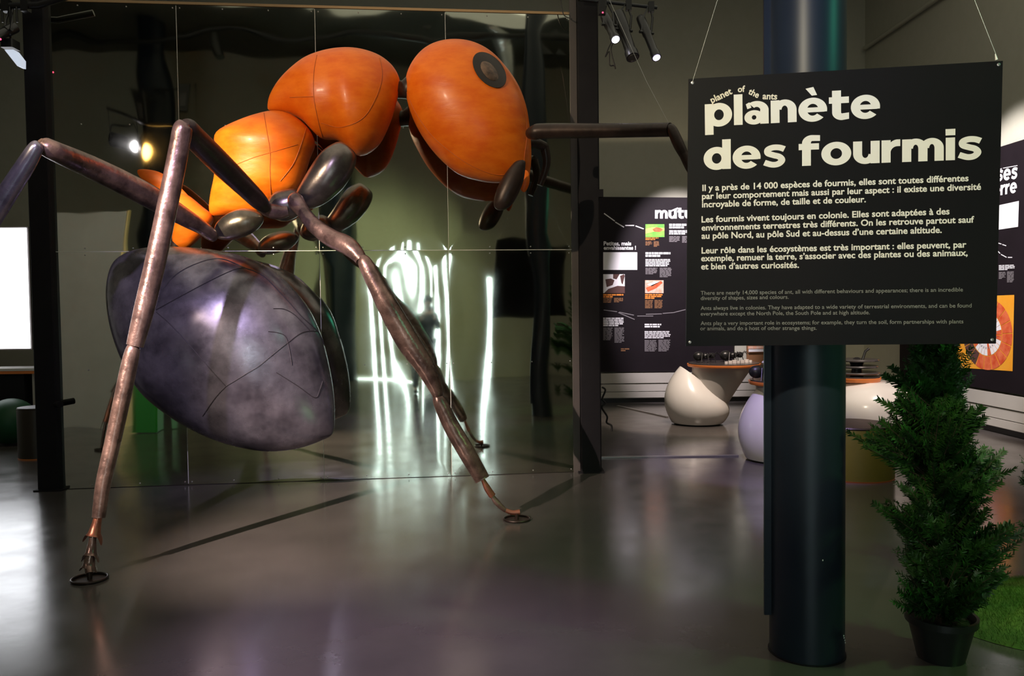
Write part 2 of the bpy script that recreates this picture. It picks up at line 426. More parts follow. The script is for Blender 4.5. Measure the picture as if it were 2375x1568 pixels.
for i in range(4):
    for j in range(2):
        u0_, u1_ = us[i] + .002, us[i + 1] - .002; z0, z1 = ZS[j] + (.002 if j else 0), ZS[j + 1] - .002
        nu, nz = 72, 110; V = []; Fc = []
        tilt = [0.0035, -0.003, 0.002, -0.002][i] * (1 if j else -.6)
        for a in range(nz + 1):
            for b in range(nu + 1):
                u = u0_ + (u1_ - u0_) * b / nu; z = z0 + (z1 - z0) * a / nz
                e = min(b, nu - b, a, nz - a) / 8.0; e = min(1, e)
                V.append(mp(u, z, 0.006 + wave(u, z, i, j) * (.35 + .65 * e) + tilt * math.sin(math.pi * b / nu) * .25))
        for a in range(nz):
            for b in range(nu):
                k = a * (nu + 1) + b; Fc.append((k, k + 1, k + nu + 2, k + nu + 1))
        m_ = MB().add(V, Fc)
        sh = m_.build('mirror_sheet', M['foil'], part, True, 80)
# board behind the foil
c = (mp(us[0], 0) + mp(us[4], 0)) / 2; ang = math.atan2(MU.y, MU.x); Lm = us[4] - us[0]
MB().box(c + MN * .035 + Vector((0, 0, 2.125)), (Lm, .05, 4.24), ang).build('backing_board', M['post_side'], part, False)
MB().box(c + MN * .02 + Vector((0, 0, 4.262)), (Lm, .07, .022), ang).build('top_rail', mat('rail_glow_tone', (.35, .22, .10), .5), part, False)  # warm rail colour stands in for the yellowish glow along the edge
for i in (1, 2, 3):
    MB().box(mp(us[i], (ZS[0] + ZS[2]) / 2, .009), (.003, .004, ZS[2] - ZS[0] - .02), ang).build('joint_glint', M['strip'], part, False)  # pale strips stand in for highlights on the curved sheet edges
MB().box(mp((us[0] + us[4]) / 2, ZS[1], .0095), (us[4] - us[0], .004, .0045), ang).build('joint_glint', M['strip'], part, False)
mb = MB()
for z in (0.03, 1.05, 2.06, 2.12, 3.2, 4.22):
    for i in range(5):
        for d_ in ((-.03, .03) if 0 < i < 4 else ((.03,) if i == 0 else (-.03,))):
            mb.lathe([(.006, -.004), (.006, .010), (.003, .013)], mp(us[i] + d_, z), 8, axis=-MN)
    for i in range(4):
        for t in (.33, .66): mb.lathe([(.006, -.004), (.006, .010), (.003, .013)], mp(us[i] + (us[i + 1] - us[i]) * t, z), 8, axis=-MN)
tag(mb.build('screw_heads', M['alu'], part), kind='stuff')

# ------------------------------------------------------------------ steel posts at both ends
def post(name, label, pxl, pxr, D, ztop, pxside=None):
    a = at(pxl, 900, D); b = at(pxr, 900, D); c = (a + b) / 2; c.z = 0; wd = (b - a).length
    t = thing(name, label, 'post', c)
    c2 = Vector((c.x, c.y + .10, ztop / 2))
    MB().box(c2, (wd, .22, ztop), 0, bev=.012).build('shaft', M['post'], t, False)
    MB().box((c.x, c.y + .10, .006), (wd + .05, .26, .012)).build('base_plate', M['post'], t, False)
    return t, c, wd
tl, cl, wl = post('steel_post', 'dark steel post at the left end of the mirror partition', 80, 131, 7.12, ZC)
tr, cr, wr = post('steel_post', 'dark steel post at the right end of the mirror partition', 1346, 1394, 7.62, ZC)
MB().box((cr.x - wr / 2 - .035, cr.y + .06, 2.2), (.062, .05, 4.4)).build('side_channel', M['post_side'], tr, False)
MB().box((cr.x + wr / 2 + .01, cr.y + .03, at(1397, 448, 7.62).z), (.05, .08, .07)).build('bracket', M['post'], tr, False)
MB().tube([at(140, 938, 7.05), at(128, 938, 7.15)], .028, 12).build('bolt', M['post'], tl)

# ------------------------------------------------------------------ giant ant
ant = thing('ant_sculpture', 'giant metal ant sculpture with orange head and thorax and gunmetal abdomen', 'sculpture', (-1.2, 6.0, 0))
# gaster
g_out = [(262, 612), (252, 650), (252, 700), (264, 765), (290, 835), (330, 905), (385, 955), (450, 996), (520, 1026), (590, 1043), (645, 1046), (700, 1038), (745, 1022), (772, 1005),
         (776, 965), (772, 905), (760, 840), (742, 775), (712, 712), (670, 660), (625, 622), (570, 596), (500, 580), (430, 573), (370, 572), (315, 579), (282, 593)]
gm = blob(g_out, (290, 600), (772, 1000), 6.72, .66, 72, 60)
gb = bvh_of(gm)
gaster = gm.build('abdomen', M['steel'], ant)
gaster['label'] = 'gunmetal abdomen of welded curved plates'
# overlapping tergite lip and weld seams pressed on the surface
def seam(parent, bv, pts, r=.0035, m='seam', per=10, name='weld_seam', lift=0.0015):
    P = [hit(bv, p.x, p.y, lift) for p in crom([(a, b, 0) for a, b in pts], per)]
    P = [p for p in P if p is not None]
    if len(P) > 2: return MB().tube(P, r, 6).build(name, M[m], parent)
for s in ([(362, 719), (420, 687), (490, 650), (540, 627), (567, 621)],
          [(363, 724), (400, 757), (450, 812), (500, 870), (524, 896)],
          [(524, 896), (570, 868), (600, 850), (629, 826), (665, 797), (696, 774), (718, 768), (737, 769)],
          [(567, 621), (610, 640), (660, 690), (700, 735), (737, 769), (752, 800)],
          [(524, 896), (500, 922), (470, 965)],
          [(641, 864), (690, 895), (730, 922), (742, 903), (748, 884)],
          [(622, 769), (645, 772), (662, 781), (671, 810), (677, 847)],
          [(634, 716), (658, 717), (680, 728), (696, 743), (720, 769)],
          [(362, 719), (373, 682), (405, 640), (455, 612), (510, 600), (567, 621)]):
    seam(gaster, gb, s)
# petiole
p_out = [(322, 393), (372, 405), (430, 450), (488, 497), (492, 512), (470, 540), (438, 570), (418, 580), (405, 560), (402, 530), (420, 500), (400, 460), (360, 430), (328, 410)]
blob([(395, 455), (430, 450), (470, 480), (492, 500), (488, 522), (455, 560), (425, 582), (405, 574), (400, 545), (402, 515), (398, 480)], (420, 455), (430, 580), 6.85, .8, 40, 28).build('petiole', M['orange'], ant)
blob([(322, 393), (372, 400), (420, 436), (445, 470), (430, 500), (400, 480), (355, 432), (325, 412)], (322, 400), (440, 490), 6.95, .3, 32, 24).build('petiole_scale', M['orange'], ant)
MB().tube(*pxtube([(415, 560, 6.85, 14), (405, 590, 6.85, 26)], 4)).build('petiole_joint', M['dark_metal'], ant)
# thorax
t2 = blob([(500, 322), (512, 304), (550, 284), (590, 268), (630, 258), (668, 262), (700, 282), (722, 308), (729, 335), (718, 365), (708, 398), (690, 440), (655, 462), (625, 480), (600, 497),
           (560, 500), (515, 502), (494, 500), (486, 488), (490, 452), (500, 405), (504, 352)], (612, 256), (560, 505), 6.86, .72, 60, 50)
tb = bvh_of(t2); prop = t2.build('rear_thorax', M['orange'], ant)
t1 = blob([(621, 250), (628, 218), (655, 178), (700, 140), (745, 121), (790, 113), (835, 115), (878, 128), (908, 150), (925, 178), (927, 205), (919, 235), (905, 280), (882, 328), (858, 352), (832, 361),
           (812, 348), (785, 326), (748, 322), (726, 305), (700, 278), (665, 262), (632, 258)], (622, 240), (922, 215), 6.92, .74, 64, 56)
pb = bvh_of(t1); pro = t1.build('front_thorax', M['orange'], ant)
M['oseam'] = mat('orange_groove', (0.50, 0.105, 0.010), 0.6)
seam(prop, tb, [(612, 262), (618, 300), (626, 350), (626, 400), (628, 450), (630, 474)], .003, 'oseam')
seam(prop, tb, [(540, 385), (590, 365), (640, 350), (690, 335)], .0025, 'oseam')
seam(prop, tb, [(712, 290), (700, 330), (680, 380), (650, 420)], .003, 'oseam')
seam(pro, pb, [(735, 128), (728, 170), (728, 225), (738, 280), (748, 318)], .003, 'oseam')
seam(pro, pb, [(745, 285), (790, 295), (840, 275), (870, 230), (885, 180), (880, 135)], .003, 'oseam')
seam(pro, pb, [(672, 226), (700, 225), (726, 224)], .003, 'oseam')
# neck and head
MB().tube(*pxtube([(915, 205, 6.95, 24), (932, 208, 6.98, 20), (950, 205, 7.0, 28)], 5)).build('neck', M['dark_metal'], ant)
h_out = [(941, 190), (950, 158), (972, 126), (1005, 103), (1050, 94), (1098, 100), (1140, 122), (1175, 158), (1203, 200), (1220, 245), (1228, 290), (1232, 340), (1231, 385), (1222, 425),
         (1195, 421), (1150, 424), (1105, 418), (1060, 402), (1018, 366), (985, 325), (960, 280), (944, 232)]
hm = blob(h_out, (965, 125), (1218, 422), 7.02, .78, 64, 60)
hb = bvh_of(hm); head = hm.build('head', M['orange'], ant)
seam(head, hb, [(944, 215), (965, 262), (1000, 312), (1045, 352), (1095, 385), (1150, 405), (1200, 402)], .003, 'oseam')
seam(head, hb, [(1222, 425), (1216, 370), (1222, 310), (1216, 250)], .003, 'oseam')
# eye: a dark oval lens set in the head
def oval_on(bv, c, a, b, rot, name, m, parent, lift, dome, rings=8, seg=40):
    V = []; Fc = []; cr_, sr_ = math.cos(rot), math.sin(rot)
    for i in range(rings + 1):
        f_ = i / rings
        for k in range(seg):
            t = 2 * math.pi * k / seg; x = a * f_ * math.cos(t); y = b * f_ * math.sin(t)
            p = hit(bv, c[0] + x * cr_ - y * sr_, c[1] + x * sr_ + y * cr_, lift + dome * (1 - f_ * f_))
            V.append(p)
    for i in range(rings):
        for k in range(seg):
            k2 = (k + 1) % seg; Fc.append((i * seg + k, (i + 1) * seg + k, (i + 1) * seg + k2, i * seg + k2))
    n0 = (rings) * seg
    for k in range(seg):      # edge going into the head
        V.append(V[n0 + k] + Vector((0, .02 + lift, 0)))
    for k in range(seg):
        k2 = (k + 1) % seg; Fc.append((n0 + k, n0 + seg + k, n0 + seg + k2, n0 + k2))
    return MB().add(V, Fc).build(name, m, parent)
eye = oval_on(hb, (1134, 164), 48, 29, math.radians(49), 'eye', M['eye'], head, .012, .0)
oval_on(hb, (1134, 167), 27, 14, math.radians(50), 'eye_lens', M['eye_in'], head, .0135, .012)
# mandible and antenna
jm = blob([(1199, 373), (1217, 373), (1218, 392), (1214, 420), (1202, 450), (1186, 476), (1168, 487), (1151, 485), (1145, 470), (1152, 440), (1168, 408), (1186, 384)], (1210, 375), (1155, 486), 6.72, .9, 32, 30)
jaw = jm.build('mandible', M['dark_metal'], ant)
blob([(1214, 395), (1226, 400), (1228, 424), (1218, 445), (1208, 440), (1208, 420)], (1220, 396), (1216, 446), 6.95, .5, 20, 16).build('mouth_plate', M['orange'], ant)
P, R = pxtube([(1228, 310, 6.75, 12), (1241, 307, 6.7, 17), (1265, 304, 6.66, 17.5), (1400, 303, 6.4, 16.5), (1500, 302, 6.2, 16), (1554, 301, 6.08, 16)], 5)
scape = MB().tube(P, R, 20).build('antenna', M['dark_metal'], ant)
MB().tube(*pxtube([(1552, 294, 6.07, 9), (1560, 304, 6.05, 12), (1574, 335, 6.02, 13), (1588, 362, 6.0, 11)], 4), 14).build('antenna_segment', M['dark_metal'], scape)
MB().tube(*pxtube([(1586, 358, 6.0, 11), (1606, 398, 5.97, 11), (1640, 450, 5.92, 8)], 4), 14).build('antenna_segment', M['dark_metal'], scape)
# the far antenna, partly seen in the foil behind the head
sc2 = MB().tube(*pxtube([(1215, 330, 7.15, 14), (1240, 332, 7.22, 13), (1262, 340, 7.3, 11)], 4), 14).build('antenna', M['dark_metal'], ant)
MB().tube(*pxtube([(1262, 340, 7.3, 11), (1268, 380, 7.32, 9), (1252, 430, 7.32, 7)], 4), 12).build('antenna_segment', M['dark_metal'], sc2)

def foot(parent, c, rx=.096):
    mbf = MB()
    pts = [(c.x + rx * math.cos(a), c.y + rx * math.sin(a), .010) for a in [2 * math.pi * k / 36 for k in range(37)]]
    mbf.tube(pts, .007, 8, False); mbf.lathe([(rx * .98, .001), (rx * .98, .004)], (c.x, c.y, 0), 32)
    mbf.tube([(c.x, c.y, .004), (c.x, c.y, .045)], .014, 10)
    return mbf.build('foot_plate', M['dark_metal'], parent)
def spiky(P0, P1, r0_, r1_, n=9, spike=.35):
    """flared sleeve with torn spikes on its lower rim"""
    P0 = Vector(P0); P1 = Vector(P1); ax = (P1 - P0).normalized(); a = Vector((1, 0, 0)); u = (a - ax * a.dot(ax)).normalized(); w_ = ax.cross(u)
    seg = 24; V = []; Fc = []; L = (P1 - P0).length
    for i, (t, r) in enumerate(((0, r0_), (.35, r0_ * 1.15), (.75, (r0_ + r1_) / 2), (1, r1_))):
        for k in range(seg):
            th = 2 * math.pi * k / seg; tt = t; rr = r
            if i == 3:
                s = max(0, math.cos(th * 2)); tt = .86 + spike * s * s; rr = r * (1 + .22 * s * s)
            V.append(P0 + ax * L * tt + (u * math.cos(th) + w_ * math.sin(th)) * rr)
    for i in range(3):
        for k in range(seg):
            k2 = (k + 1) % seg; Fc.append((i * seg + k, i * seg + k2, (i + 1) * seg + k2, (i + 1) * seg + k))
    Fc.append(tuple(reversed(range(seg))))
    return MB().add(V, Fc)

# leg A (middle leg, foot at the lower left)
lA = blob([(621, 470), (636, 448), (660, 440), (688, 440), (707, 468), (694, 498), (664, 513), (636, 508), (620, 492)], (622, 486), (706, 460), 6.5, .9, 32, 26).build('leg', M['coxa'], ant)
P, R = pxtube([(668, 490, 6.4, 12), (645, 492, 6.38, 17), (622, 487, 6.34, 17), (604, 474, 6.28, 15)], 5); MB().tube(P, R, 16).build('leg_joint', M['copper'], lA)
P, R = pxtube([(616, 482, 6.3, 13), (600, 466, 6.2, 20), (570, 436, 6.05, 23), (510, 378, 5.7, 27), (450, 318, 5.3, 27), (434, 296, 5.17, 23), (427, 285, 5.13, 13)], 5)
MB().tube(P, R, 20).build('femur', M['dark_metal'], lA)
P, R = pxtube([(430, 284, 5.06, 10), (424, 297, 5.06, 21), (414, 350, 5.06, 22), (392, 460, 5.04, 22.5), (360, 610, 5.01, 23), (334, 720, 4.97, 22.5), (313, 802, 4.95, 19)], 6)
MB().tube(P, R, 22).build('tibia', M['copper'], lA)
P, R = pxtube([(313, 800, 4.945, 10), (308, 812, 4.94, 16), (296, 865, 4.93, 18.5), (265, 1010, 4.88, 18), (240, 1120, 4.83, 17), (229, 1200, 4.80, 15)], 6)
MB().tube(P, R, 22).build('lower_tibia', M['copper'], lA)
fA = atz(208, 1345)
q = [at(229, 1192, 4.80), at(216, 1250, 4.78), at(210, 1294, 4.76), at(205, 1320, 4.75)]
spiky(q[0], q[1], .022, .047).build('tarsus_segment', M['copper_red'], lA)
spiky(q[1] + Vector((0, 0, .02)), q[2], .020, .042).build('tarsus_segment', M['copper'], lA)
spiky(q[2] + Vector((0, 0, .02)), q[3], .026, .042).build('tarsus_segment', M['copper'], lA)
MB().tube([q[3] + Vector((0, 0, .03)), Vector((fA.x, fA.y, .035))], [.024, .022], 12).build('ankle', M['copper'], lA)
foot(lA, fA)
# leg B (front leg, foot at the centre right)
cB = blob([(766, 338), (790, 329), (812, 342), (826, 362), (818, 398), (795, 436), (756, 470), (722, 484), (696, 478), (684, 458), (692, 438), (716, 396), (742, 358)], (800, 335), (695, 475), 6.45, .95, 40, 34)
lB = cB.build('leg', M['coxa'], ant)
P, R = pxtube([(690, 455, 6.25, 8), (686, 466, 6.18, 19), (704, 492, 6.12, 16), (728, 522, 6.05, 18), (768, 552, 5.98, 21), (806, 570, 5.9, 22), (830, 592, 5.85, 17), (838, 606, 5.82, 13)], 6)
MB().tube(P, R, 18).build('femur', M['copper'], lB)
P, R = pxtube([(840, 596, 5.82, 10), (848, 612, 5.81, 17), (872, 660, 5.80, 20), (905, 720, 5.80, 25), (945, 790, 5.82, 27), (985, 850, 5.84, 23), (1008, 895, 5.86, 17), (1016, 920, 5.87, 12)], 6)
MB().tube(P, R, 20).build('tibia', M['copper'], lB)
P, R = pxtube([(1014, 914, 5.87, 8), (1020, 932, 5.87, 16), (1048, 990, 5.88, 19), (1080, 1045, 5.88, 20), (1112, 1100, 5.92, 18.5), (1119, 1113, 5.92, 17.5)], 6)
MB().tube(P, R, 22).build('lower_tibia', M['copper'], lB)
fB = atz(1199, 1206)
P, R = pxtube([(1120, 1112, 5.92, 5), (1130, 1132, 5.93, 8), (1142, 1150, 5.94, 8.5)], 5); MB().tube(P, R, 12).build('tarsus_segment', M['copper_red'], lB)
P, R = pxtube([(1138, 1145, 5.94, 4), (1152, 1165, 5.95, 7), (1172, 1184, 5.96, 5.5)], 5); MB().tube(P, R, 12).build('tarsus_segment', M['copper'], lB)
P, R = pxtube([(1170, 1182, 5.96, 5), (1188, 1189, 5.96, 6), (1206, 1188, 5.96, 7)], 5); MB().tube(P, R, 12).build('tarsus_segment', M['copper_red'], lB)
MB().tube([at(1198, 1188, 5.96), Vector((fB.x, fB.y, .02))], .014, 10).build('ankle', M['copper'], lB)
foot(lB, fB)
# leg C (hind leg, knee at the far left)
cC = blob([(497, 545), (503, 518), (528, 496), (560, 484), (590, 487), (611, 504), (604, 524), (580, 543), (545, 555), (514, 556)], (500, 538), (608, 500), 6.5, .9, 32, 26)
lC = cC.build('leg', M['coxa'], ant)
P, R = pxtube([(498, 553, 6.4, 10), (488, 543, 6.36, 15), (468, 528, 6.28, 16), (430, 505, 6.15, 21), (340, 452, 5.85, 27), (220, 392, 5.45, 26.5), (130, 352, 5.05, 23), (100, 337, 5.0, 20), (90, 330, 4.98, 12)], 6)
MB().tube(P, R, 22).build('femur', M['copper'], lC)
P, R = pxtube([(92, 332, 4.92, 8), (84, 342, 4.92, 16), (58, 385, 4.93, 20), (10, 460, 4.94, 22), (-60, 572, 4.95, 22), (-180, 770, 4.95, 20)], 6)
MB().tube(P, R, 22).build('tibia', M['steel'], lC)
P, R = pxtube([(-178, 766, 4.95, 12), (-190, 785, 4.95, 17), (-280, 940, 4.95, 18), (-360, 1080, 4.95, 16)], 6)
MB().tube(P, R, 18).build('lower_tibia', M['copper'], lC)
fC = Vector((-4.24, 4.95, 0)); e = at(-360, 1080, 4.95)
spiky(e, e + (Vector((fC.x, fC.y, .04)) - e) * .6, .02, .045).build('tarsus_segment', M['copper_red'], lC)
MB().tube([e, Vector((fC.x, fC.y, .03))], .022, 10).build('ankle', M['copper'], lC); foot(lC, fC)
# suspension wire of the antenna
MB().tube([at(1400, -30, 6.6), at(1500, 190, 6.2), at(1552, 288, 6.08)], .0011, 6).build('hanging_wire', M['wire'], ant)

# ------------------------------------------------------------------ column at the right
cc = atz(1903, 1548); cyl_c = Vector((cc.x, cc.y + .165, 0))
col = thing('round_column', 'dark blue round steel column behind the hanging sign', 'column', cyl_c)
rr = 84 * cyl_c.y / F
MB().lathe([(rr, 0), (rr, ZC)], cyl_c, 64).build('shaft', M['column'], col)
MB().lathe([(rr + .006, 0), (rr + .006, .006)], cyl_c, 64).build('base_ring', M['post'], col)
zt = atz(1806, 1425).z; pz = at(1806, 1425, cyl_c.y).z
MB().box((cyl_c.x - rr - .008, cyl_c.y, (ZC + pz) / 2), (.045, .012, ZC - pz)).build('flange', M['column'], col, False)
mb = MB()
for x, y in ((1905, 1297), (1968, 1490), (1972, 1498), (1966, 1484), (1975, 1506)):
    p = at(x, y, cyl_c.y - rr * .9); p.y = cyl_c.y - math.sqrt(max(0, rr * rr - (p.x - cyl_c.x) ** 2)) - .0005
    mb.ball(p, (.003, .001, .004), 6, 4)
mb.build('paint_chip', M['ink'], col)

# columns behind the camera, seen in the foil
def rearcol(px, D, r, label):
    p = rat(px, 900, D); p.z = 0
    t = thing('round_column', label, 'column', p)
    MB().lathe([(r, 0), (r, ZC)], p, 40).build('shaft', M['column'], t)
    MB().lathe([(r + .006, 0), (r + .006, .006)], p, 40).build('base_ring', M['post'], t)
    return p
rc1 = rearcol(384, 15.3, .29, 'dark column mirrored at upper left, lamps beside it')
rc2 = rearcol(792, 17.6, .36, 'dark blue column mirrored beside the front leg of the ant')

# ------------------------------------------------------------------ hanging sign
TL, TR = at(1597, 183, 3.235), at(2326, 141, 3.060)
BR, BL = at(2310, 797, 3.070), at(1591, 803, 3.235)
su = ((TR - TL) + (BR - BL)); su.z = 0; su.normalize(); sn = Vector((su.y, -su.x, 0))   # faces the camera
so = (TL + BL) / 2; so.z = 0
def s_uv(px, py, off=0.0):
    d = ray(px, py); t = (so - CAM).dot(sn) / d.dot(sn); p = CAM + d * t; return Vector(((p - so).dot(su), p.z))
def s_pt(u, v, off=0.0): return Vector((so.x, so.y, 0)) + su * u + Vector((0, 0, v)) + sn * off
def plane_pts(corner_px): return [s_uv(*c) for c in corner_px]
sign = thing('hanging_sign', 'large black hanging sign with white lettering headed des fourmis', 'sign', (TL + TR + BL + BR) / 4)
cs = plane_pts([(1597, 183), (2326, 141), (2310, 797), (1591, 803)])
V = [s_pt(c.x, c.y, 0) for c in cs] + [s_pt(c.x, c.y, -.012) for c in cs]
MB().add(V, [(3, 2, 1, 0), (4, 5, 6, 7), (0, 1, 5, 4), (1, 2, 6, 5), (2, 3, 7, 6), (3, 0, 4, 7)]).build('board', M['sign'], sign, False)
for px, py in ((1606, 192), (2316, 150), (1600, 794), (2301, 788)):
    c = s_uv(px, py); MB().lathe([(.006, -.002), (.006, .002), (.003, .003)], s_pt(c.x, c.y, 0), 12, axis=sn).build('eyelet', M['alu'], sign)
for a, b in (((1606, 190), (1628, 118)), ((2313, 138), (2255, -10))):
    c = s_uv(*a); d_ = s_uv(*b); p0 = s_pt(c.x, c.y, .004); p1 = s_pt(d_.x, d_.y, .004); p2 = p0 + (p1 - p0) * 6
    MB().tube([p0, p1, p2], .0009, 6).build('cord', M['wire'], sign)
MB().tube([s_pt(s_uv(2310, 140).x, s_uv(2310, 140).y, .004), s_pt(s_uv(2307, 126).x, s_uv(2307, 126).y, .004)], [.005, .001], 8).build('clip', M['ink'], sign)

# heavy round lettering for headings (x-height 1)
def band(cx, cy, rxo, ryo, rxi, ryi, a0, a1, n=26):
    V = []; Fc = []
    for i in range(n + 1):
        a = math.radians(a0 + (a1 - a0) * i / n); V += [(cx + rxo * math.cos(a), cy + ryo * math.sin(a)), (cx + rxi * math.cos(a), cy + ryi * math.sin(a))]
    for i in range(n): Fc.append((2 * i, 2 * i + 2, 2 * i + 3, 2 * i + 1))
    return V, Fc
def rect(x0, y0, x1, y1): return [(x0, y0), (x1, y0), (x1, y1), (x0, y1)], [(0, 1, 2, 3)]
def poly(*p): return list(p), [tuple(range(len(p)))]
def stroke(pts, wd):
    P = [p.xy for p in crom([(a, b, 0) for a, b in pts], 7)]; V = []; Fc = []
    for i, p in enumerate(P):
        t = (P[min(i + 1, len(P) - 1)] - P[max(i - 1, 0)]).normalized(); n = Vector((-t.y, t.x)) * wd / 2
        V += [tuple(p + n), tuple(p - n)]
    for i in range(len(P) - 1): Fc.append((2 * i, 2 * i + 1, 2 * i + 3, 2 * i + 2))
    return V, Fc
W = .34; ASC = 1.36
def glyph(c):
    if c == 'o': return [band(.57, .5, .57, .53, .22, .24, 0, 360, 40)], 1.14
    if c in 'dp':
        if c == 'd': return [band(.52, .5, .52, .53, .19, .24, 0, 360, 40), rect(.74, 0, 1.08, ASC)], 1.08
        return [band(.56, .5, .52, .53, .19, .24, 0, 360, 40), rect(0, -.38, W, 1.0)], 1.08
    if c == 'n': return [rect(0, 0, W, 1), rect(.66, 0, 1.0, .58), band(.54, .56, .46, .46, .12, .19, 0, 175)], 1.0
    if c == 'm': return [rect(0, 0, W, 1), rect(.60, 0, .94, .58), band(.50, .56, .44, .46, .10, .19, 0, 175), rect(1.20, 0, 1.54, .58), band(1.10, .56, .44, .46, .10, .19, 0, 175)], 1.54
    if c == 'u': return [rect(.66, 0, 1.0, 1), rect(0, .42, W, 1), band(.46, .44, .46, .46, .12, .19, 180, 355)], 1.0
    if c == 'r': return [rect(0, 0, W, 1), band(.60, .44, .42, .58, .26, .28, 90, 168), rect(.58, .72, .70, 1.02)], .70
    if c == 'l': return [rect(0, 0, W, ASC)], W
    if c == 'i': return [rect(0, 0, W, 1), rect(-.01, 1.10, W + .01, 1.38)], W
    if c == 't': return [rect(.12, .30, .46, 1.28), rect(0, .72, .76, 1.0), band(.50, .33, .38, .35, .04, .06, 180, 270), poly((.50, -.02), (.76, .02), (.76, .30), (.50, .27))], .76
    if c == 'f': return [rect(.13, 0, .47, 1.05), rect(0, .72, .78, 1.0), band(.52, 1.02, .39, .36, .05, .09, 90, 180), poly((.52, 1.11), (.82, 1.10), (.82, 1.36), (.52, 1.38))], .80
    if c in 'eè':
        g = [band(.55, .5, .55, .53, .22, .26, 0, 318, 40), rect(.20, .39, 1.0, .60), poly((.80, .50), (1.10, .50), (1.095, .40), (.80, .40))]
        if c == 'è': g.append(poly((.28, 1.44), (.58, 1.50), (.72, 1.14), (.52, 1.12)))
        return g, 1.10
    if c == 'a': return [rect(.62, 0, .95, .62), band(.48, .60, .47, .42, .15, .16, 0, 130), poly((.06, .90), (.20, .98), (.28, .74), (.12, .68)), band(.38, .30, .38, .32, .09, .10, 0, 360, 36)], .96
    if c == 's': return [stroke([(.86, .80), (.66, .88), (.42, .89), (.22, .80), (.22, .64), (.44, .54), (.66, .46), (.76, .30), (.62, .14), (.38, .11), (.08, .22)], .26)], .92
    return [], .4
def heavy(text, gap=.07, space=.42):
    V = []; Fc = []; x = 0; z = 0
    for c in text:
        if c == ' ': x += space; continue
        g, adv = glyph(c)
        for v, f in g:
            k = len(V); V += [(x + a, b, z * .00008) for a, b in v]; Fc += [[i + k for i in q_] for q_ in f]; z = (z + 1) % 5
        x += adv + gap
    return V, Fc, x - gap
_fc = {}
def font_mesh(text, bold):
    cu = bpy.data.curves.new('t', 'FONT'); cu.body = text; cu.size = 1; cu.offset = bold; cu.resolution_u = 3; cu.fill_mode = 'FRONT'
    o = bpy.data.objects.new('t', cu); COL.objects.link(o); dg = bpy.context.evaluated_depsgraph_get()
    me = bpy.data.meshes.new_from_object(o.evaluated_get(dg)); bpy.data.objects.remove(o); bpy.data.curves.remove(cu)
    V = [tuple(v.co) for v in me.vertices]; Fc = [list(p.vertices) for p in me.polygons]; bpy.data.meshes.remove(me)
    return V, Fc
class Surf:
    def __init__(s, o, u, n): s.o = Vector(o); s.u = u; s.n = n
    def uv(s, px, py):
        d = ray(px, py); t = (s.o - CAM).dot(s.n) / d.dot(s.n); p = CAM + d * t; return Vector(((p - s.o).dot(s.u), p.z - s.o.z))
    def pt(s, u, v, off=0.0): return s.o + s.u * u + Vector((0, 0, v)) + s.n * off
    def quad(s, mb, px, off=.002):
        c = [s.uv(*p) for p in px]; mb.add([s.pt(q_.x, q_.y, off) for q_ in c], [tuple(reversed(range(len(c))))])
def put_text(sf, mb, V, Fc, p0, p1, ratio=1.0, off=.0015, shear=0.0):
    a = sf.uv(*p0); b = sf.uv(*p1); x0 = min(v[0] for v in V); x1 = max(v[0] for v in V)
    d = b - a; L = d.length; d.normalize(); k = L / (x1 - x0); n = Vector((-d.y, d.x))
    out = []
    for v in V:
        q_ = a + d * ((v[0] - x0) + shear * v[1]) * k + n * v[1] * k * ratio; out.append(sf.pt(q_.x, q_.y, off + (v[2] if len(v) > 2 else 0)))
    mb.add(out, Fc)
SS = Surf(Vector((so.x, so.y, 0)), su, sn)
# the title
mb = MB(); V, Fc, Lx = heavy('planète'); put_text(SS, mb, V, Fc, (1635, 294), (2041, 273), .90)
V, Fc, Lx = heavy('des fourmis'); put_text(SS, mb, V, Fc, (1632, 394), (2277, 369), .88)
tt = mb.build('heading_text', M['ink'], sign, False); tt['label'] = 'large white heading planète des fourmis'
mb = MB()
for tx, a, b in (('planet', (1651, 240), (1699, 217)), ('of', (1711, 214), (1728, 213)), ('the', (1734, 217), (1757, 228)), ('ants', (1768, 230), (1802, 231))):
    V, Fc = font_mesh(tx, .025); put_text(SS, mb, V, Fc, a, b, 1.05, .0022)
mb.build('small_heading', mat('small_heading_print', (.80, .74, .60), .6), sign, False)
FR = [('Il y a près de 14 000 espèces de fourmis, elles sont toutes différentes', (1629, 443), (2246, 420)),
      ('par leur comportement mais aussi par leur aspect : il existe une diversité', (1628, 462), (2275, 440)),
      ('incroyable de forme, de taille et de couleur.', (1628, 481), (2008, 469)),
      ('Les fourmis vivent toujours en colonie. Elles sont adaptées à des', (1627, 516), (2202, 497)),
      ('environnements terrestres très différents. On les retrouve partout sauf', (1627, 535), (2259, 516)),
      ('au pôle Nord, au pôle Sud et au-dessus d’une certaine altitude.', (1627, 554), (2184, 540)),
      ('Leur rôle dans les écosystèmes est très important : elles peuvent, par', (1627, 588), (2241, 574)),
      ('exemple, remuer la terre, s’associer avec des plantes ou des animaux,', (1626, 606), (2244, 593)),
      ('et bien d’autres curiosités.', (1626, 625), (1853, 621))]
for tx, a, b in FR:
    mb = MB(); V, Fc = font_mesh(tx, .024); put_text(SS, mb, V, Fc, a, b, .98)
    mb.build('text_line', M['ink'], sign, False)
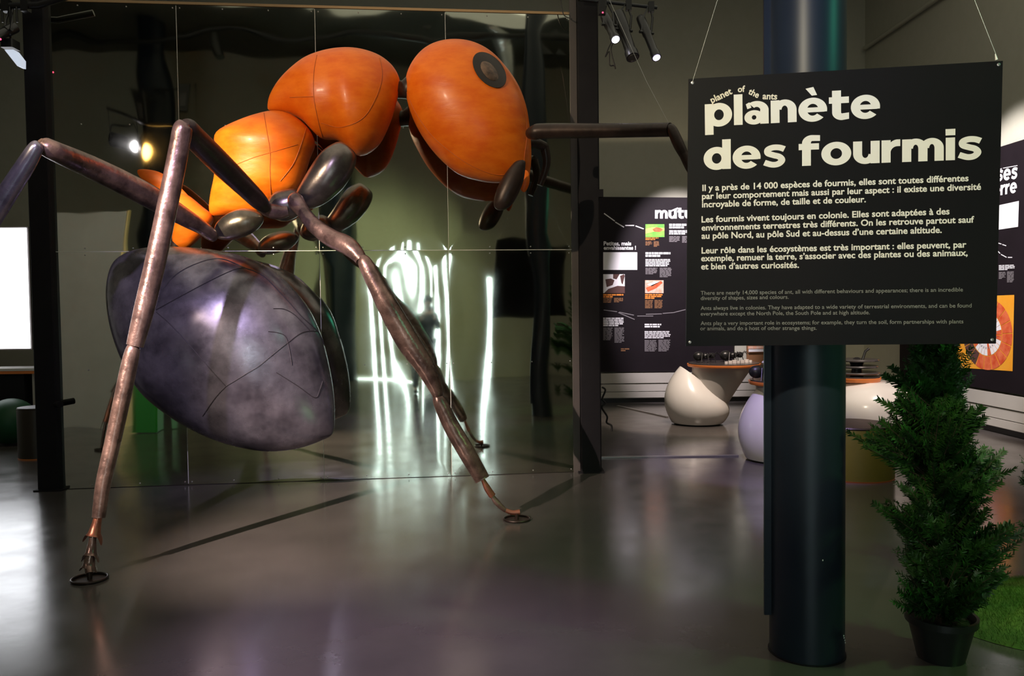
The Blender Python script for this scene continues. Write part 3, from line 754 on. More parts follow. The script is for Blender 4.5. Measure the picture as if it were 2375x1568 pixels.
EN = [('There are nearly 14,000 species of ant, all with different behaviours and appearances; there is an incredible', (1625, 684), (2233, 676)),
      ('diversity of shapes, sizes and colours.', (1625, 696), (1829, 693)),
      ('Ants always live in colonies. They have adapted to a wide variety of terrestrial environments, and can be found', (1625, 719), (2253, 713)),
      ('everywhere except the North Pole, the South Pole and at high altitude.', (1625, 732), (2017, 729)),
      ('Ants play a very important role in ecosystems; for example, they turn the soil, form partnerships with plants', (1625, 754), (2234, 750)),
      ('or animals, and do a host of other strange things.', (1624, 766), (1894, 765))]
for tx, a, b in EN:
    mb = MB(); V, Fc = font_mesh(tx, .006); put_text(SS, mb, V, Fc, a, b, .98)
    tag(mb.build('text_line', M['ink2'], sign, False), 'grey small print line')

# ------------------------------------------------------------------ information panels on the walls
def filler(sf, mb, x0, y0, x1, y1, n, jag=.15, fillr=.62, sy=0.0):
    """lines of print too small to read"""
    rnd = random.Random(int(x0 * 7 + y0 * 13)); h = (y1 - y0) / n
    for i in range(n):
        xe = x1 - (x1 - x0) * (rnd.random() * jag if i < n - 1 else .1 + rnd.random() * .5)
        x = x0; ya = y0 + h * i
        while x < xe - 1:
            wl_ = min(rnd.uniform(4, 13), xe - x)
            d1 = sy * (x - x0); d2 = sy * (x + wl_ - x0)
            sf.quad(mb, [(x, ya + d1), (x + wl_, ya + d2), (x + wl_, ya + h * fillr + d2), (x, ya + h * fillr + d1)]); x += wl_ + 1.2
def dashes(sf, mb, pts, wd=2.2):
    for (x0, y0), (x1, y1) in zip(pts[:-1:2], pts[1::2]):
        dx, dy = x1 - x0, y1 - y0; L = math.hypot(dx, dy); nx, ny = -dy / L * wd / 2, dx / L * wd / 2
        sf.quad(mb, [(x0 - nx, y0 - ny), (x1 - nx, y1 - ny), (x1 + nx, y1 + ny), (x0 + nx, y0 + ny)])
YP = YB - .10
S1 = Surf((0, YP, 0), Vector((1, 0, 0)), Vector((0, -1, 0)))
def board(root, sf, px, name='board', m='pan', th=.05):
    c = [sf.uv(*p) for p in px]; V = [sf.pt(q_.x, q_.y, 0) for q_ in c] + [sf.pt(q_.x, q_.y, -th) for q_ in c]
    return MB().add(V, [(3, 2, 1, 0), (4, 5, 6, 7), (0, 1, 5, 4), (1, 2, 6, 5), (2, 3, 7, 6), (3, 0, 4, 7)]).build(name, M[m], root, False)
p1 = thing('information_panel', 'dark information panel with photos beside the right post', 'panel', at(1550, 660, YP))
board(p1, S1, [(1330, 456), (1702, 459), (1702, 862), (1330, 863)])
mb = MB(); V, Fc, Lx = heavy('mutualismes'); put_text(S1, mb, V, Fc, (1519, 507), (1735, 507), 1.0)
S1.quad(mb, [(1553, 489), (1572, 481), (1573, 485), (1554, 492)])
mb.build('heading_text', M['pink'], p1, False)
mb = MB()
V, Fc = font_mesh('Petites, mais', .035); put_text(S1, mb, V, Fc, (1400, 569), (1464, 569))
V, Fc = font_mesh('envahissantes !', .035); put_text(S1, mb, V, Fc, (1400, 579), (1475, 579))
S1.quad(mb, [(1399, 585), (1478, 585), (1478, 626), (1399, 626)])
filler(S1, mb, 1552, 519, 1600, 531, 2, .1, .8); filler(S1, mb, 1552, 534, 1600, 545, 3, .1, .7)
filler(S1, mb, 1497, 585, 1560, 597, 2, .2, .8); filler(S1, mb, 1497, 601, 1556, 619, 5, .1, .66)
filler(S1, mb, 1495, 751, 1537, 761, 2, .1, .7); filler(S1, mb, 1495, 768, 1557, 786, 5, .1, .6)
filler(S1, mb, 1399, 737, 1448, 758, 5, .1, .66)
dashes(S1, mb, [(1401, 495), (1426, 513), (1427, 515), (1447, 527), (1450, 523), (1471, 523), (1474, 524), (1493, 531)], 2.4)
tag(mb.build('white_print', M['pink'], p1, False), kind='stuff')
mb = MB()
for a in ((1552, 548, 1578, 562, 5), (1582, 548, 1610, 564, 5), (1497, 621, 1526, 637, 6), (1530, 621, 1560, 644, 8), (1399, 760, 1421, 790, 10), (1425, 760, 1448, 796, 12), (1495, 789, 1524, 816, 10), (1527, 788, 1555, 816, 10)):
    filler(S1, mb, *a, .15, .6)
dashes(S1, mb, [(1400, 719), (1431, 723), (1436, 724), (1470, 731), (1434, 725), (1472, 741), (1478, 733), (1515, 733), (1498, 729), (1535, 728), (1537, 727), (1562, 725), (1562, 725), (1590, 718)], 1.8)
tag(mb.build('grey_print', M['pgrey'], p1, False), kind='stuff')
mb = MB(); filler(S1, mb, 1497, 551, 1530, 558, 2); filler(S1, mb, 1399, 682, 1447, 691, 2, .1, .8); filler(S1, mb, 1496, 682, 1538, 694, 3, .1, .8)
tag(mb.build('orange_print', M['porange'], p1, False), kind='stuff')
mb = MB()
for a in ((1497, 560, 1513, 570, 4), (1516, 560, 1530, 573, 5), (1399, 691, 1421, 703, 4), (1424, 691, 1448, 702, 4), (1496, 696, 1515, 716, 6), (1518, 696, 1538, 716, 6), (1440, 808, 1462, 816, 2)):
    filler(S1, mb, *a, .15, .66)
tag(mb.build('brown_print', M['pbrown'], p1, False), kind='stuff')
def pic(root, sf, rows, name='photo_print'):
    mats = []; mb = MB()
    for off, m, pts in rows:
        if M[m] not in mats: mats.append(M[m])
        k = len(mb.f); sf.quad(mb, pts, off)
        for i in range(k, len(mb.f)): mb.mi[i] = mats.index(M[m])
    return mb.build(name, mats, root, False)
pic(p1, S1, [(.002, 'pgreen', [(1497, 520), (1541, 520), (1541, 550), (1497, 550)]), (.003, 'pyellow', [(1497, 531), (1515, 527), (1541, 529), (1541, 535), (1515, 538), (1497, 542)]),
             (.004, 'pred', [(1513, 532), (1522, 527), (1532, 529), (1538, 533), (1530, 538), (1517, 537)])])
pic(p1, S1, [(.002, 'ppale', [(1496, 650), (1539, 650), (1539, 680), (1496, 680)]), (.003, 'pred', [(1498, 668), (1515, 660), (1533, 652), (1537, 656), (1522, 668), (1503, 677)]),
             (.003, 'pink', [(1520, 652), (1530, 654), (1512, 664), (1500, 660)])])
pic(p1, S1, [(.002, 'pink', [(1399, 636), (1449, 636), (1449, 680), (1399, 680)]), (.003, 'pmap', [(1404, 648), (1417, 646), (1425, 650), (1421, 661), (1407, 666)]),
             (.003, 'pmap', [(1422, 636), (1437, 636), (1430, 648), (1422, 646)]), (.003, 'pmap', [(1411, 670), (1432, 663), (1449, 664), (1449, 680), (1401, 680)]),
             (.003, 'pmap', [(1438, 640), (1447, 636), (1449, 640), (1444, 660), (1441, 656)])], 'map_print')
# small display beyond, between panel and column
p2 = thing('display_board', 'brown display board with a white shelf strip seen above the round tables', 'panel', at(1770, 830, YP))
board(p2, S1, [(1733, 700), (1850, 700), (1850, 846), (1733, 846)], 'board', 'pbrown')
pic(p2, S1, [(.03, 'pink', [(1735, 810), (1815, 809), (1815, 815), (1735, 816)]), (.004, 'ppale', [(1735, 803), (1815, 803), (1815, 808), (1735, 809)])], 'strip')

# right wall panel
S2 = Surf(rw(9.0, .13, 0), -RWD * -1, RWN)
S2 = Surf(rw(9.0, .13, 0), RWD * -1, RWN)
p3 = thing('information_panel', 'dark information panel with an orange wheel poster on the right wall', 'panel', rw(9.6, .13, 1.9))
def rwq(ya, yb, za, zb, off=.13):   # board given in metres along the wall
    return [rw(ya, off, zb), rw(yb, off, zb), rw(yb, off, za), rw(ya, off, za)]
zt_, zb_ = 3.36, .51
V = rwq(11.9, 7.0, zb_, zt_, .13) + rwq(11.9, 7.0, zb_, zt_, .07)
MB().add(V, [(3, 2, 1, 0), (4, 5, 6, 7), (0, 1, 5, 4), (1, 2, 6, 5), (2, 3, 7, 6), (3, 0, 4, 7)]).build('board', M['pan'], p3, False)
mb = MB()
V, Fc, Lx = heavy('ses'); put_text(S2, mb, V, Fc, (2313, 421), (2360, 414), 1.05, .004)
V, Fc, Lx = heavy('erre'); put_text(S2, mb, V, Fc, (2305, 456), (2359, 446), 1.05, .004)
dashes(S2, mb, [(2320, 392), (2324, 391), (2327, 390), (2360, 384)], 1.5)
S2.quad(mb, [(2318, 476), (2364, 466), (2362, 526), (2315, 533)], .004)
dashes(S2, mb, [(2316, 564), (2323, 566), (2325, 567), (2334, 570), (2315, 583), (2320, 588), (2322, 590), (2335, 597), (2338, 597), (2348, 597)], 2)
filler(S2, mb, 2317, 615, 2356, 628, 4, .1, .6, -.03)
tag(mb.build('white_print', M['pink'], p3, False), kind='stuff')
mb = MB(); filler(S2, mb, 2317, 631, 2333, 648, 6, .1, .6, -.02); filler(S2, mb, 2336, 630, 2352, 656, 9, .1, .6, -.02)
filler(S2, mb, 2320, 479, 2360, 492, 4, .05, .3, -.2)
tag(mb.build('grey_print', M['pgrey'], p3, False), kind='stuff')
# poster
w0 = S2.uv(2352, 684); w1 = S2.uv(2348, 861)
S2.quad(mb := MB(), [(2200, 690), (2353, 684), (2349, 861), (2200, 851)], .003); mb.build('poster', M['amber'], p3, False)
wc = S2.uv(2289, 775); wr = abs(S2.uv(2289, 858).y - wc.y); mats = [M['pmap'], M['pred'], M['pink'], M['pgrey']]; mb = MB()
wrx = abs(S2.uv(2349, 778).x - wc.x)
def ring(r0_, r1_, a0, a1, mi, off, n=10):
    V = []
    for i in range(n + 1):
        a = math.radians(a0 + (a1 - a0) * i / n)
        for r in (r1_, r0_): V.append(S2.pt(wc.x + wrx * r * math.cos(a), wc.y + wr * r * math.sin(a), off))
    mb.add(V, [(2 * i, 2 * i + 1, 2 * i + 3, 2 * i + 2) for i in range(n)], mi)
for k in range(18):      # printed wheel of wedges
    a = k * 20 + 4; ring(.62, 1.0, a, a + 18.5, 1 if 240 < (a % 360) or a < 100 else 0, .005, 4)
for k in range(26):
    a = k * 13.8; ring(.12, .60, a, a + 12.6, 2 if k % 5 else 1, .005, 3)
    ring(.36, .42, a + 4, a + 8, 3, .006, 2)
mb.build('wheel_print', mats, p3, False)

# ------------------------------------------------------------------ pedestals
def pedestal(label, base_px, D0, h, top_r, bulb, lean, group=None, items=None, top=True):
    c = atz(*base_px); t = thing('pedestal_table', label, 'pedestal', c, group)
    # white bulbous shell: rings with shifting centres
    V = []; Fc = []; seg = 48; n = 26
    for i in range(n):
        f_ = i / (n - 1); z = .02 + bulb['h'] * f_
        r = bulb['r'] * (math.sin(math.pi * (0.27 + .60 * f_)) ** .8) / (math.sin(math.pi * .5) ** .8)
        cx = c.x + bulb['dx'] * f_ ** 1.3
        for k in range(seg):
            a = 2 * math.pi * k / seg
            # upper rim is cut on a slant: right side ends lower
            zz = z if True else z
            cut = bulb['h'] * (1 - .42 * (.5 + .5 * math.cos(a)))
            zz = .02 + (z - .02) * cut / bulb['h']
            V.append(Vector((cx + r * math.cos(a), c.y + r * math.sin(a), zz)))
    for i in range(n - 1):
        for k in range(seg):
            k2 = (k + 1) % seg; Fc.append((i * seg + k, i * seg + k2, (i + 1) * seg + k2, (i + 1) * seg + k))
    Fc.append(tuple(range((n - 1) * seg, n * seg)))
    MB().add(V, Fc).build('shell', M['egg'], t)
    MB().lathe([(bulb['r'] * .70, 0), (bulb['r'] * .72, .03)], c, 40).build('plinth', M['black'], t)
    # flared neck
    n = 20; V = []; Fc = []
    for i in range(n):
        f_ = i / (n - 1); r = bulb['r'] * .55 + (top_r * .86 - bulb['r'] * .55) * f_ ** 1.6; z = .03 + (h - .03) * f_
        for k in range(seg):
            a = 2 * math.pi * k / seg; V.append(Vector((c.x + .05 + lean * f_ + r * math.cos(a), c.y + r * math.sin(a), z)))
    for i in range(n - 1):
        for k in range(seg):
            k2 = (k + 1) % seg; Fc.append((i * seg + k, i * seg + k2, (i + 1) * seg + k2, (i + 1) * seg + k))
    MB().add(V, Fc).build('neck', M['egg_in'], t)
    tc_ = Vector((c.x + .05 + lean, c.y, h))
    MB().lathe([(top_r - .01, -.035), (top_r, -.02), (top_r, 0.0)], tc_, 48).build('rim', M['rim'], t)
    MB().lathe([(top_r - .012, .0), (top_r - .012, .012)], tc_, 48).build('tabletop', M['top'], t)
    return t, tc_
def pz(px, py, D): return at(px, py, D)
# first: base about (1612, 988)
D1 = atz(1617, 986).y
h1 = at(1682, 845, D1).z
t, tp1 = pedestal('white egg-shaped pedestal table beneath the dark panel, left of the column', (1617, 982), D1, h1, 84 * D1 / F, dict(h=.74, r=.42, dx=-.02), .30)
D2 = atz(1800, 1070).y; h2 = at(1790, 885, D2).z
t, tp2 = pedestal('white pedestal table half hidden behind the left side of the column', (1805, 1066), D2, h2, 88 * D2 / F + .02, dict(h=.76, r=.40, dx=.04), .06)
D3 = 8.9; b3 = at(2010, 1010, D3)
# third: a dish shaped base at the right of the column
c3 = Vector((at(2012, 1000, D3).x, D3, 0)); t3 = thing('pedestal_table', 'low white pedestal table between the column and the conifer', 'pedestal', c3)
zz = [at(2000, y, D3).z for y in (972, 930, 884)]
prof = [(.30, 0.0), (.40, .1), (.47, zz[0]), (.47, zz[1]), (.38, (zz[1] + zz[2]) / 2 + .03), (.24, zz[2])]
MB().lathe([(p.x, p.y) for p in crom([(a, b, 0) for a, b in prof], 5)], c3, 56).build('shell', M['egg'], t3)
MB().lathe([(.23, zz[2]), (.25, zz[2] + .03), (.25, zz[2] + .045)], c3 + Vector((-.12, 0, 0)), 40).build('rim', M['rim'], t3)
MB().lathe([(.235, zz[2] + .045), (.235, zz[2] + .06)], c3 + Vector((-.12, 0, 0)), 40).build('tabletop', M['top'], t3)
# tiered model on the third table
tm = thing('tiered_model', 'dark tiered round model on the table right of the column', 'model', c3 + Vector((-.12, 0, zz[2] + .06)))
bz = zz[2] + .06
for r_, z_ in ((.24, .02), (.22, .09), (.23, .16)):
    MB().lathe([(r_ * .96, z_), (r_, z_ + .012), (r_ * .96, z_ + .024)], c3 + Vector((-.12, 0, bz)), 36).build('tier', M['top'], tm)
MB().lathe([(.07, 0), (.05, .08), (.08, .16), (.02, .20)], c3 + Vector((-.12, 0, bz)), 20).build('core', M['black'], tm)
MB().tube([c3 + Vector((-.10, -.1, bz + .18)), c3 + Vector((-.07, -.1, bz + .27)), c3 + Vector((-.03, -.1, bz + .30))], .014, 8).build('figure', M['black'], tm)

# little dark ant models and pale blocks on the round tables
def mini_ant(loc, s, label, group=None, src=None):
    t = thing('ant_model', label, 'model', loc, group); L = Vector(loc)
    MB().ball(L + Vector((-.16, 0, .13)) * s, (.12 * s, .10 * s, .10 * s), 14, 10).build('abdomen', M['black'], t)
    MB().ball(L + Vector((0, 0, .13)) * s, (.09 * s, .055 * s, .06 * s), 12, 8).build('thorax', M['black'], t)
    MB().ball(L + Vector((.13, 0, .14)) * s, (.07 * s, .06 * s, .06 * s), 12, 8).build('head', M['black'], t)
    for sx in (-.07, 0, .07):
        for sy in (-1, 1):
            MB().tube([L + Vector((sx, sy * .03, .13)) * s, L + Vector((sx * 1.6, sy * .13, .19)) * s, L + Vector((sx * 2.2, sy * .22, 0.004)) * s], [.012 * s, .012 * s, .006 * s], 6).build('leg', M['black'], t)
    for sy in (-1, 1):
        MB().tube([L + Vector((.17, sy * .02, .16)) * s, L + Vector((.24, sy * .07, .21)) * s, L + Vector((.30, sy * .09, .14)) * s], .007 * s, 6).build('antenna', M['black'], t)
    return t
mini_ant(tp1 + Vector((-.2, .12, .012)), .62, 'small black ant model at left on the orange-edged table')
mini_ant(tp1 + Vector((.17, .14, .012)), .66, 'larger black ant model at the back of the orange-edged table')
rnd = random.Random(3)
for k in range(7):
    p = tp1 + Vector((-.02 + k * .062, -.22 + .035 * k, .012)); s = .018 + .004 * (k % 3)
    b_ = MB().box(p + Vector((0, 0, s * .8)), (s * 2.3, s * 1.8, s * 1.6), rnd.uniform(-.3, .3), bev=s * .5).build('pale_block', M['stone'], None, False)
    tag(b_, '%s pale little block from the left in the row on the orange-edged table' % ['first', 'second', 'third', 'fourth', 'fifth', 'sixth', 'seventh'][k], 'block', 'pale blocks on the orange-edged table')
for k, (dx, dy) in enumerate(((-.24, -.05), (.13, -.13))):
    mini_ant(tp2 + Vector((dx, dy, .012)), .64, ['glossy black ant model at the left edge of the table by the column', 'glossy black ant model at the front of the table by the column', 'glossy black ant model at the back of the table by the column'][k])
for k in range(2):
    p = at(1762 + 42 * k, 836, D2 + .6)
    b_ = MB(); b_.ball(p, (.085, .07, .035), 16, 8)
    p_t = thing('model_stand', ['pale rounded stone held above the ant models, left one', 'pale rounded stone held above the ant models, right one'][k], 'model', (p.x, D2 + .25, tp2.z + .012))
    bb = MB().ball(Vector((p.x, D2 + .25, p.z)), (.085, .07, .035), 16, 8).build('stone', M['stone'], p_t)
    MB().tube([(p.x, D2 + .25, tp2.z + .012), (p.x, D2 + .25, p.z)], .012, 8).build('stem', M['black'], p_t)

# stools, left table, round pouf, screen
def stool(label, px, py_top, py_base, half, m, D=None):
    c = atz(px, py_base); D_ = c.y; r = half * D_ / F; c.y += r; hgt = at(px, py_top, c.y - r * .3).z
    t = thing('round_stool', label, 'stool', c)
    MB().lathe([(r, 0.012), (r, hgt - .03), (r * .985, hgt - .02)], c, 44).build('body', M[m], t)
    MB().lathe([(r * .99, hgt - .02), (r, hgt - .012), (r * .97, hgt)], c, 44).build('seat', M['brown'] if m != 'olive' else M['dark_metal'], t)
    MB().lathe([(r * .995, 0), (r * 1.005, .012)], c, 44).build('base_edge', M['rim'], t)
    return t
stool('olive yellow round stool right of the column', 2018, 985, 1122, 92, 'olive')
stool('dark brown round stool left of the mirror partition', 66, 945, 1068, 44, 'brown')
c = atz(-2, 1040); r = .28
t = thing('round_pouf', 'dark green round pouf at the left edge under the table', 'pouf', (c.x - .02, c.y + r, 0))
MB().ball((c.x - .02, c.y + r, r * .98), (r, r, r * .98), 32, 20).build('cushion', M['green'], t)
MB().lathe([(.12, 0), (.13, .03)], (c.x - .02, c.y + r, 0), 24).build('base', M['black'], t)
DT = 10.08; zt_ = at(20, 856, DT).z
xa, xb = at(-260, 860, DT).x, at(92, 860, DT).x
t = thing('long_table', 'white topped table with orange edge below the lit screen', 'table', ((xa + xb) / 2, DT + .22, 0))
MB().box(((xa + xb) / 2, DT + .22, zt_ - .01), (xb - xa, .44, .03)).build('tabletop', M['egg'], t, False)
MB().box(((xa + xb) / 2, DT + .22, zt_ - .045), (xb - xa, .44, .035)).build('edge_band', M['rim'], t, False)
MB().box(((xa + at(54, 900, DT).x) / 2, DT + .22, (zt_ - .06) / 2), (at(54, 900, DT).x - xa, .40, zt_ - .065)).build('cabinet', M['post'], t, False)
MB().box((xb - .09, DT + .22, (zt_ - .06) / 2), (.06, .36, zt_ - .065)).build('leg', M['ledge'], t, False)
DS = 10.6
a = at(-330, 533, DS); b = at(70, 808, DS)
t = thing('projection_screen', 'glowing white screen at the left edge above the table', 'screen', ((a.x + b.x) / 2, DS + .05, 0))
MB().box(((a.x + b.x) / 2, DS, (a.z + b.z) / 2), (b.x - a.x, .02, a.z - b.z)).build('lit_surface', M['screen'], t, False)
MB().box(((a.x + b.x) / 2, DS + .05, (a.z + b.z) / 2), (b.x - a.x + .03, .06, a.z - b.z + .03)).build('frame', M['post_side'], t, False)
MB().box(((a.x + b.x) / 2, DS + .05, b.z / 2), (.12, .05, b.z)).build('stand', M['post'], t, False)

# things out of the frame on the left that the foil shows
c = rat(200, 990, 11.2); c.z = 0
t = thing('white_partition', 'pale grey partition mirrored at the far left of the foil', 'partition', c)
MB().box(c + Vector((0, 0, 1.45)), (1.15, .08, 2.9), .1, bev=.01).build('board', M['ledge'], t, False)
MB().box(c + Vector((.60, 0.02, 1.45)), (.03, .12, 2.92), .1).build('edge_strip', mat('gilt_edge', (.75, .55, .22), .35, .6), t, False)
c = rat(352, 1010, 10.7); c.z = 0
t = thing('green_cube_seat', 'green cube seat mirrored behind the left leg of the ant', 'seat', c)
MB().box(c + Vector((0, 0, .33)), (.36, .36, .64), .1, bev=.03).build('body', M['green2'], t, False)
MB().box(c + Vector((0, 0, .005)), (.30, .30, .012), .1).build('foot', M['black'], t, False)
light('green_seat_spot', 'SPOT', c + Vector((.6, .8, 3.2)), c + Vector((0, 0, .3)), 40, (.5, 1, .4), .05, 24, .5)

# ------------------------------------------------------------------ the photographer, mirrored in the foil
def skin_mesh(name, verts, edges, radii, m, parent, sub=2, rootv=0):
    me = bpy.data.meshes.new(name); me.from_pydata([tuple(Vector(v) - root_of(parent)) for v in verts], edges, []); me.materials.append(m)
    o = bpy.data.objects.new(name, me); COL.objects.link(o); o.parent = parent
    o.modifiers.new('skin', 'SKIN'); s = o.modifiers.new('sub', 'SUBSURF'); s.levels = sub; s.render_levels = sub
    for i, v in enumerate(me.skin_vertices[0].data):
        v.radius = radii[i] if hasattr(radii[i], '__len__') else (radii[i], radii[i]); v.use_root = (i == rootv)
    pass
    dg = bpy.context.evaluated_depsgraph_get(); ne = bpy.data.meshes.new_from_object(o.evaluated_get(dg)); o.modifiers.clear(); o.data = ne
    for p in ne.polygons: p.use_smooth = True
    if not ne.materials: ne.materials.append(m)
    return o
pp = Vector((-.05, -.42, 0))
per = thing('person', 'person in dark jacket and trousers holding up a phone, mirrored in the foil', 'person', pp)
bv_ = [(0, 0, .95), (0, 0, 1.12), (0, .01, 1.32), (0, .0, 1.44), (0, .01, 1.53), (0, .02, 1.60), (0, .03, 1.70),
       (-.10, 0, .92), (-.13, .02, .50), (-.15, 0, .09), (-.16, .13, .04), (.10, 0, .92), (.13, .02, .50), (.15, 0, .09), (.16, .13, .04),
       (-.19, 0, 1.42), (-.25, .08, 1.17), (-.10, .28, 1.42), (.19, 0, 1.42), (.25, .08, 1.17), (.12, .28, 1.42)]
be = [(0, 1), (1, 2), (2, 3), (3, 4), (4, 5), (5, 6), (0, 7), (7, 8), (8, 9), (9, 10), (0, 11), (11, 12), (12, 13), (13, 14), (3, 15), (15, 16), (16, 17), (3, 18), (18, 19), (19, 20)]
br = [.15, .13, .15, .11, .055, .085, .085, .10, .065, .045, .04, .10, .065, .045, .04, .07, .05, .032, .07, .05, .032]
body = skin_mesh('body', [Vector(v) + pp for v in bv_], be, br, M['skin'], per)
jv = [(0, 0, .90), (0, 0, 1.12), (0, .01, 1.32), (0, 0, 1.45), (-.19, 0, 1.42), (-.25, .08, 1.17), (-.12, .25, 1.40), (.19, 0, 1.42), (.25, .08, 1.17), (.14, .25, 1.40)]
skin_mesh('jacket', [Vector(v) + pp for v in jv], [(0, 1), (1, 2), (2, 3), (3, 4), (4, 5), (5, 6), (3, 7), (7, 8), (8, 9)], [.18, .165, .18, .125, .09, .068, .05, .09, .068, .05], M['cloth'], per)
tv = [(0, 0, .96), (-.10, 0, .90), (-.13, .02, .50), (-.15, 0, .10), (.10, 0, .90), (.13, .02, .50), (.15, 0, .10)]
skin_mesh('trousers', [Vector(v) + pp for v in tv], [(0, 1), (1, 2), (2, 3), (0, 4), (4, 5), (5, 6)], [.16, .12, .085, .07, .12, .085, .07], M['jeans'], per)
for sx in (-1, 1):
    MB().ball(pp + Vector((.16 * sx, .07, .045)), (.055, .15, .045), 16, 10).build('shoe', M['black'], per)
    MB().ball(pp + Vector((.032 * sx, .105, 1.675)), .013, 10, 6).build('eye', M['black'], per)
    MB().ball(pp + Vector((.088 * sx, .02, 1.66)), (.012, .022, .034), 10, 6).build('ear', M['skin'], per)
    hand = pp + Vector((.085 * sx, .33, 1.50))
    fv = [(0, 0, -.03), (0, .012, .01)]; fe = [(0, 1)]; fr = [.022, .026]
    for k in range(4):
        b0 = len(fv); fv += [(-.014 * sx + .000 * k, .02, .018 - .016 * k + .02), (-.03 * sx, .034, .024 - .016 * k + .015), (-.05 * sx, .030, .024 - .016 * k + .012)]
        fe += [(1, b0), (b0, b0 + 1), (b0 + 1, b0 + 2)]; fr += [.009, .008, .007]
    b0 = len(fv); fv += [(-.02 * sx, -.006, .0), (-.045 * sx, -.012, .012)]; fe += [(0, b0), (b0, b0 + 1)]; fr += [.011, .009]
    skin_mesh('hand', [hand + Vector(v) for v in fv], fe, fr, M['skin'], per, 1)
MB().ball(pp + Vector((0, .12, 1.645)), (.014, .022, .025), 10, 6).build('nose', M['skin'], per)
MB().ball(pp + Vector((0, .112, 1.605)), (.025, .008, .007), 10, 6).build('mouth', M['skin'], per)
MB().ball(pp + Vector((0, -.005, 1.70)), (.098, .105, .095), 20, 14).build('hair', M['hair'], per)
ph = thing('phone', 'black phone held up by the mirrored person', 'phone', (0, -.06, CAMZ))
MB().box((0, -.062, CAMZ - .005), (.15, .009, .075), 0, bev=.002).build('case', M['black'], ph, False)
MB().box((0, -.0675, CAMZ - .005), (.135, .001, .066)).build('display', M['top'], ph, False)
MB().lathe([(.006, 0), (.006, .003)], (.05, -.058, CAMZ + .015), 16, axis=(0, 1, 0)).build('lens', M['top'], ph)

# ------------------------------------------------------------------ spotlights and rigging
def spot_lamp(label, p_back, p_front, r, lens, group=None, yoke_to=None, name='stage_spotlight'):
    p_back = Vector(p_back); p_front = Vector(p_front); ax = (p_front - p_back); L = ax.length; ax.normalize()
    t = thing(name, label, 'spotlight', p_back, group)
    MB().lathe([(r * .55, 0), (r * .95, .04 * L), (r, .12 * L), (r, .45 * L), (r * .86, .48 * L), (r * .86, .84 * L), (r * 1.02, .88 * L), (r * 1.02, .995 * L)], p_back, 24, axis=ax).build('housing', M['black'], t)
    MB().lathe([(r * .8, 0), (r * .75, .012), (r * .3, .022)], p_front - ax * .008, 20, axis=ax).build('lens', M[lens], t)
    s = ax.cross(Vector((0, 0, 1)))
    s = s.normalized() if s.length > .05 else Vector((1, 0, 0))
    m_ = p_back + ax * L * .4
    if yoke_to is not None:
        y = Vector(yoke_to)
        MB().tube([m_ + s * r * 1.15, m_ + s * r * 1.15 + (y - m_) * .55, y, m_ - s * r * 1.15 + (y - m_) * .55, m_ - s * r * 1.15], .010, 6).build('yoke', M['black'], t)
    for sg in (-1, 1): MB().tube([m_ + s * sg * r * .9, m_ + s * sg * (r + .03)], .014, 8).build('knob', M['black'], t)
    return t
DR = 7.5
bar = thing('lighting_bar', 'horizontal black lighting bar clamped to the right post', 'lighting bar', at(1395, 5, DR))
MB().tube([at(1340, -2, DR), at(1408, 5, DR), at(1524, 18, DR)], .016, 10).build('bar', M['black'], bar)
MB().tube([at(1350, -40, DR + .05), at(1510, -28, DR + .05)], .022, 10).build('bar', M['black'], bar)
for x in (1400, 1458, 1510): MB().box(at(x, 8 + (x - 1400) * .08, DR), (.05, .05, .09)).build('clamp', M['black'], bar, False)
spot_lamp('thick black spotlight with unlit lens, middle one by the right post', at(1432, 28, DR), at(1468, 134, DR - .25), 14.5 * DR / F, 'top', yoke_to=at(1452, 8, DR))
spot_lamp('slim black spotlight with violet lens, right one on the bar', at(1484, 38, DR), at(1523, 134, DR - .25), 10.5 * DR / F, 'lamp_v', yoke_to=at(1506, 10, DR))
short_lamp = spot_lamp('short black spotlight with bright white lens touching the right post', at(1402, 36, DR - .1), at(1428, 92, DR - .3), 11 * DR / F, 'lamp_c', yoke_to=at(1408, 6, DR))
MB_ = MB(); t = thing('junction_box', 'small black box with a red pilot light on the right post', 'box', at(1396, 20, DR - .3))
MB_.box(at(1396, 18, DR - .3), (.06, .06, .12), 0, bev=.006).build('case', M['black'], t, False)
MB().ball(at(1398, 29, DR - .34), .007, 8, 6).build('pilot_light', M['led'], t)
MB().tube(crom([at(1420, 95, 7.35), at(1411, 112, 7.35), at(1404, 132, 7.35), at(1413, 120, 7.35), at(1414, 150, 7.35), at(1424, 152, 7.35), at(1427, 158, 7.35), at(1417, 116, 7.35), at(1423, 98, 7.35)], 5), .006, 6).build('cable_loop', M['cable'], short_lamp)
MB__ = tag(MB().tube(crom([at(1300, -6, 7.55), at(1303, 18, 7.55), at(1309, 36, 7.55), at(1326, 44, 7.5)], 5), .005, 6).build('thin_cable', M['cable']), 'thin black cable hanging left of the right post top', 'cable')
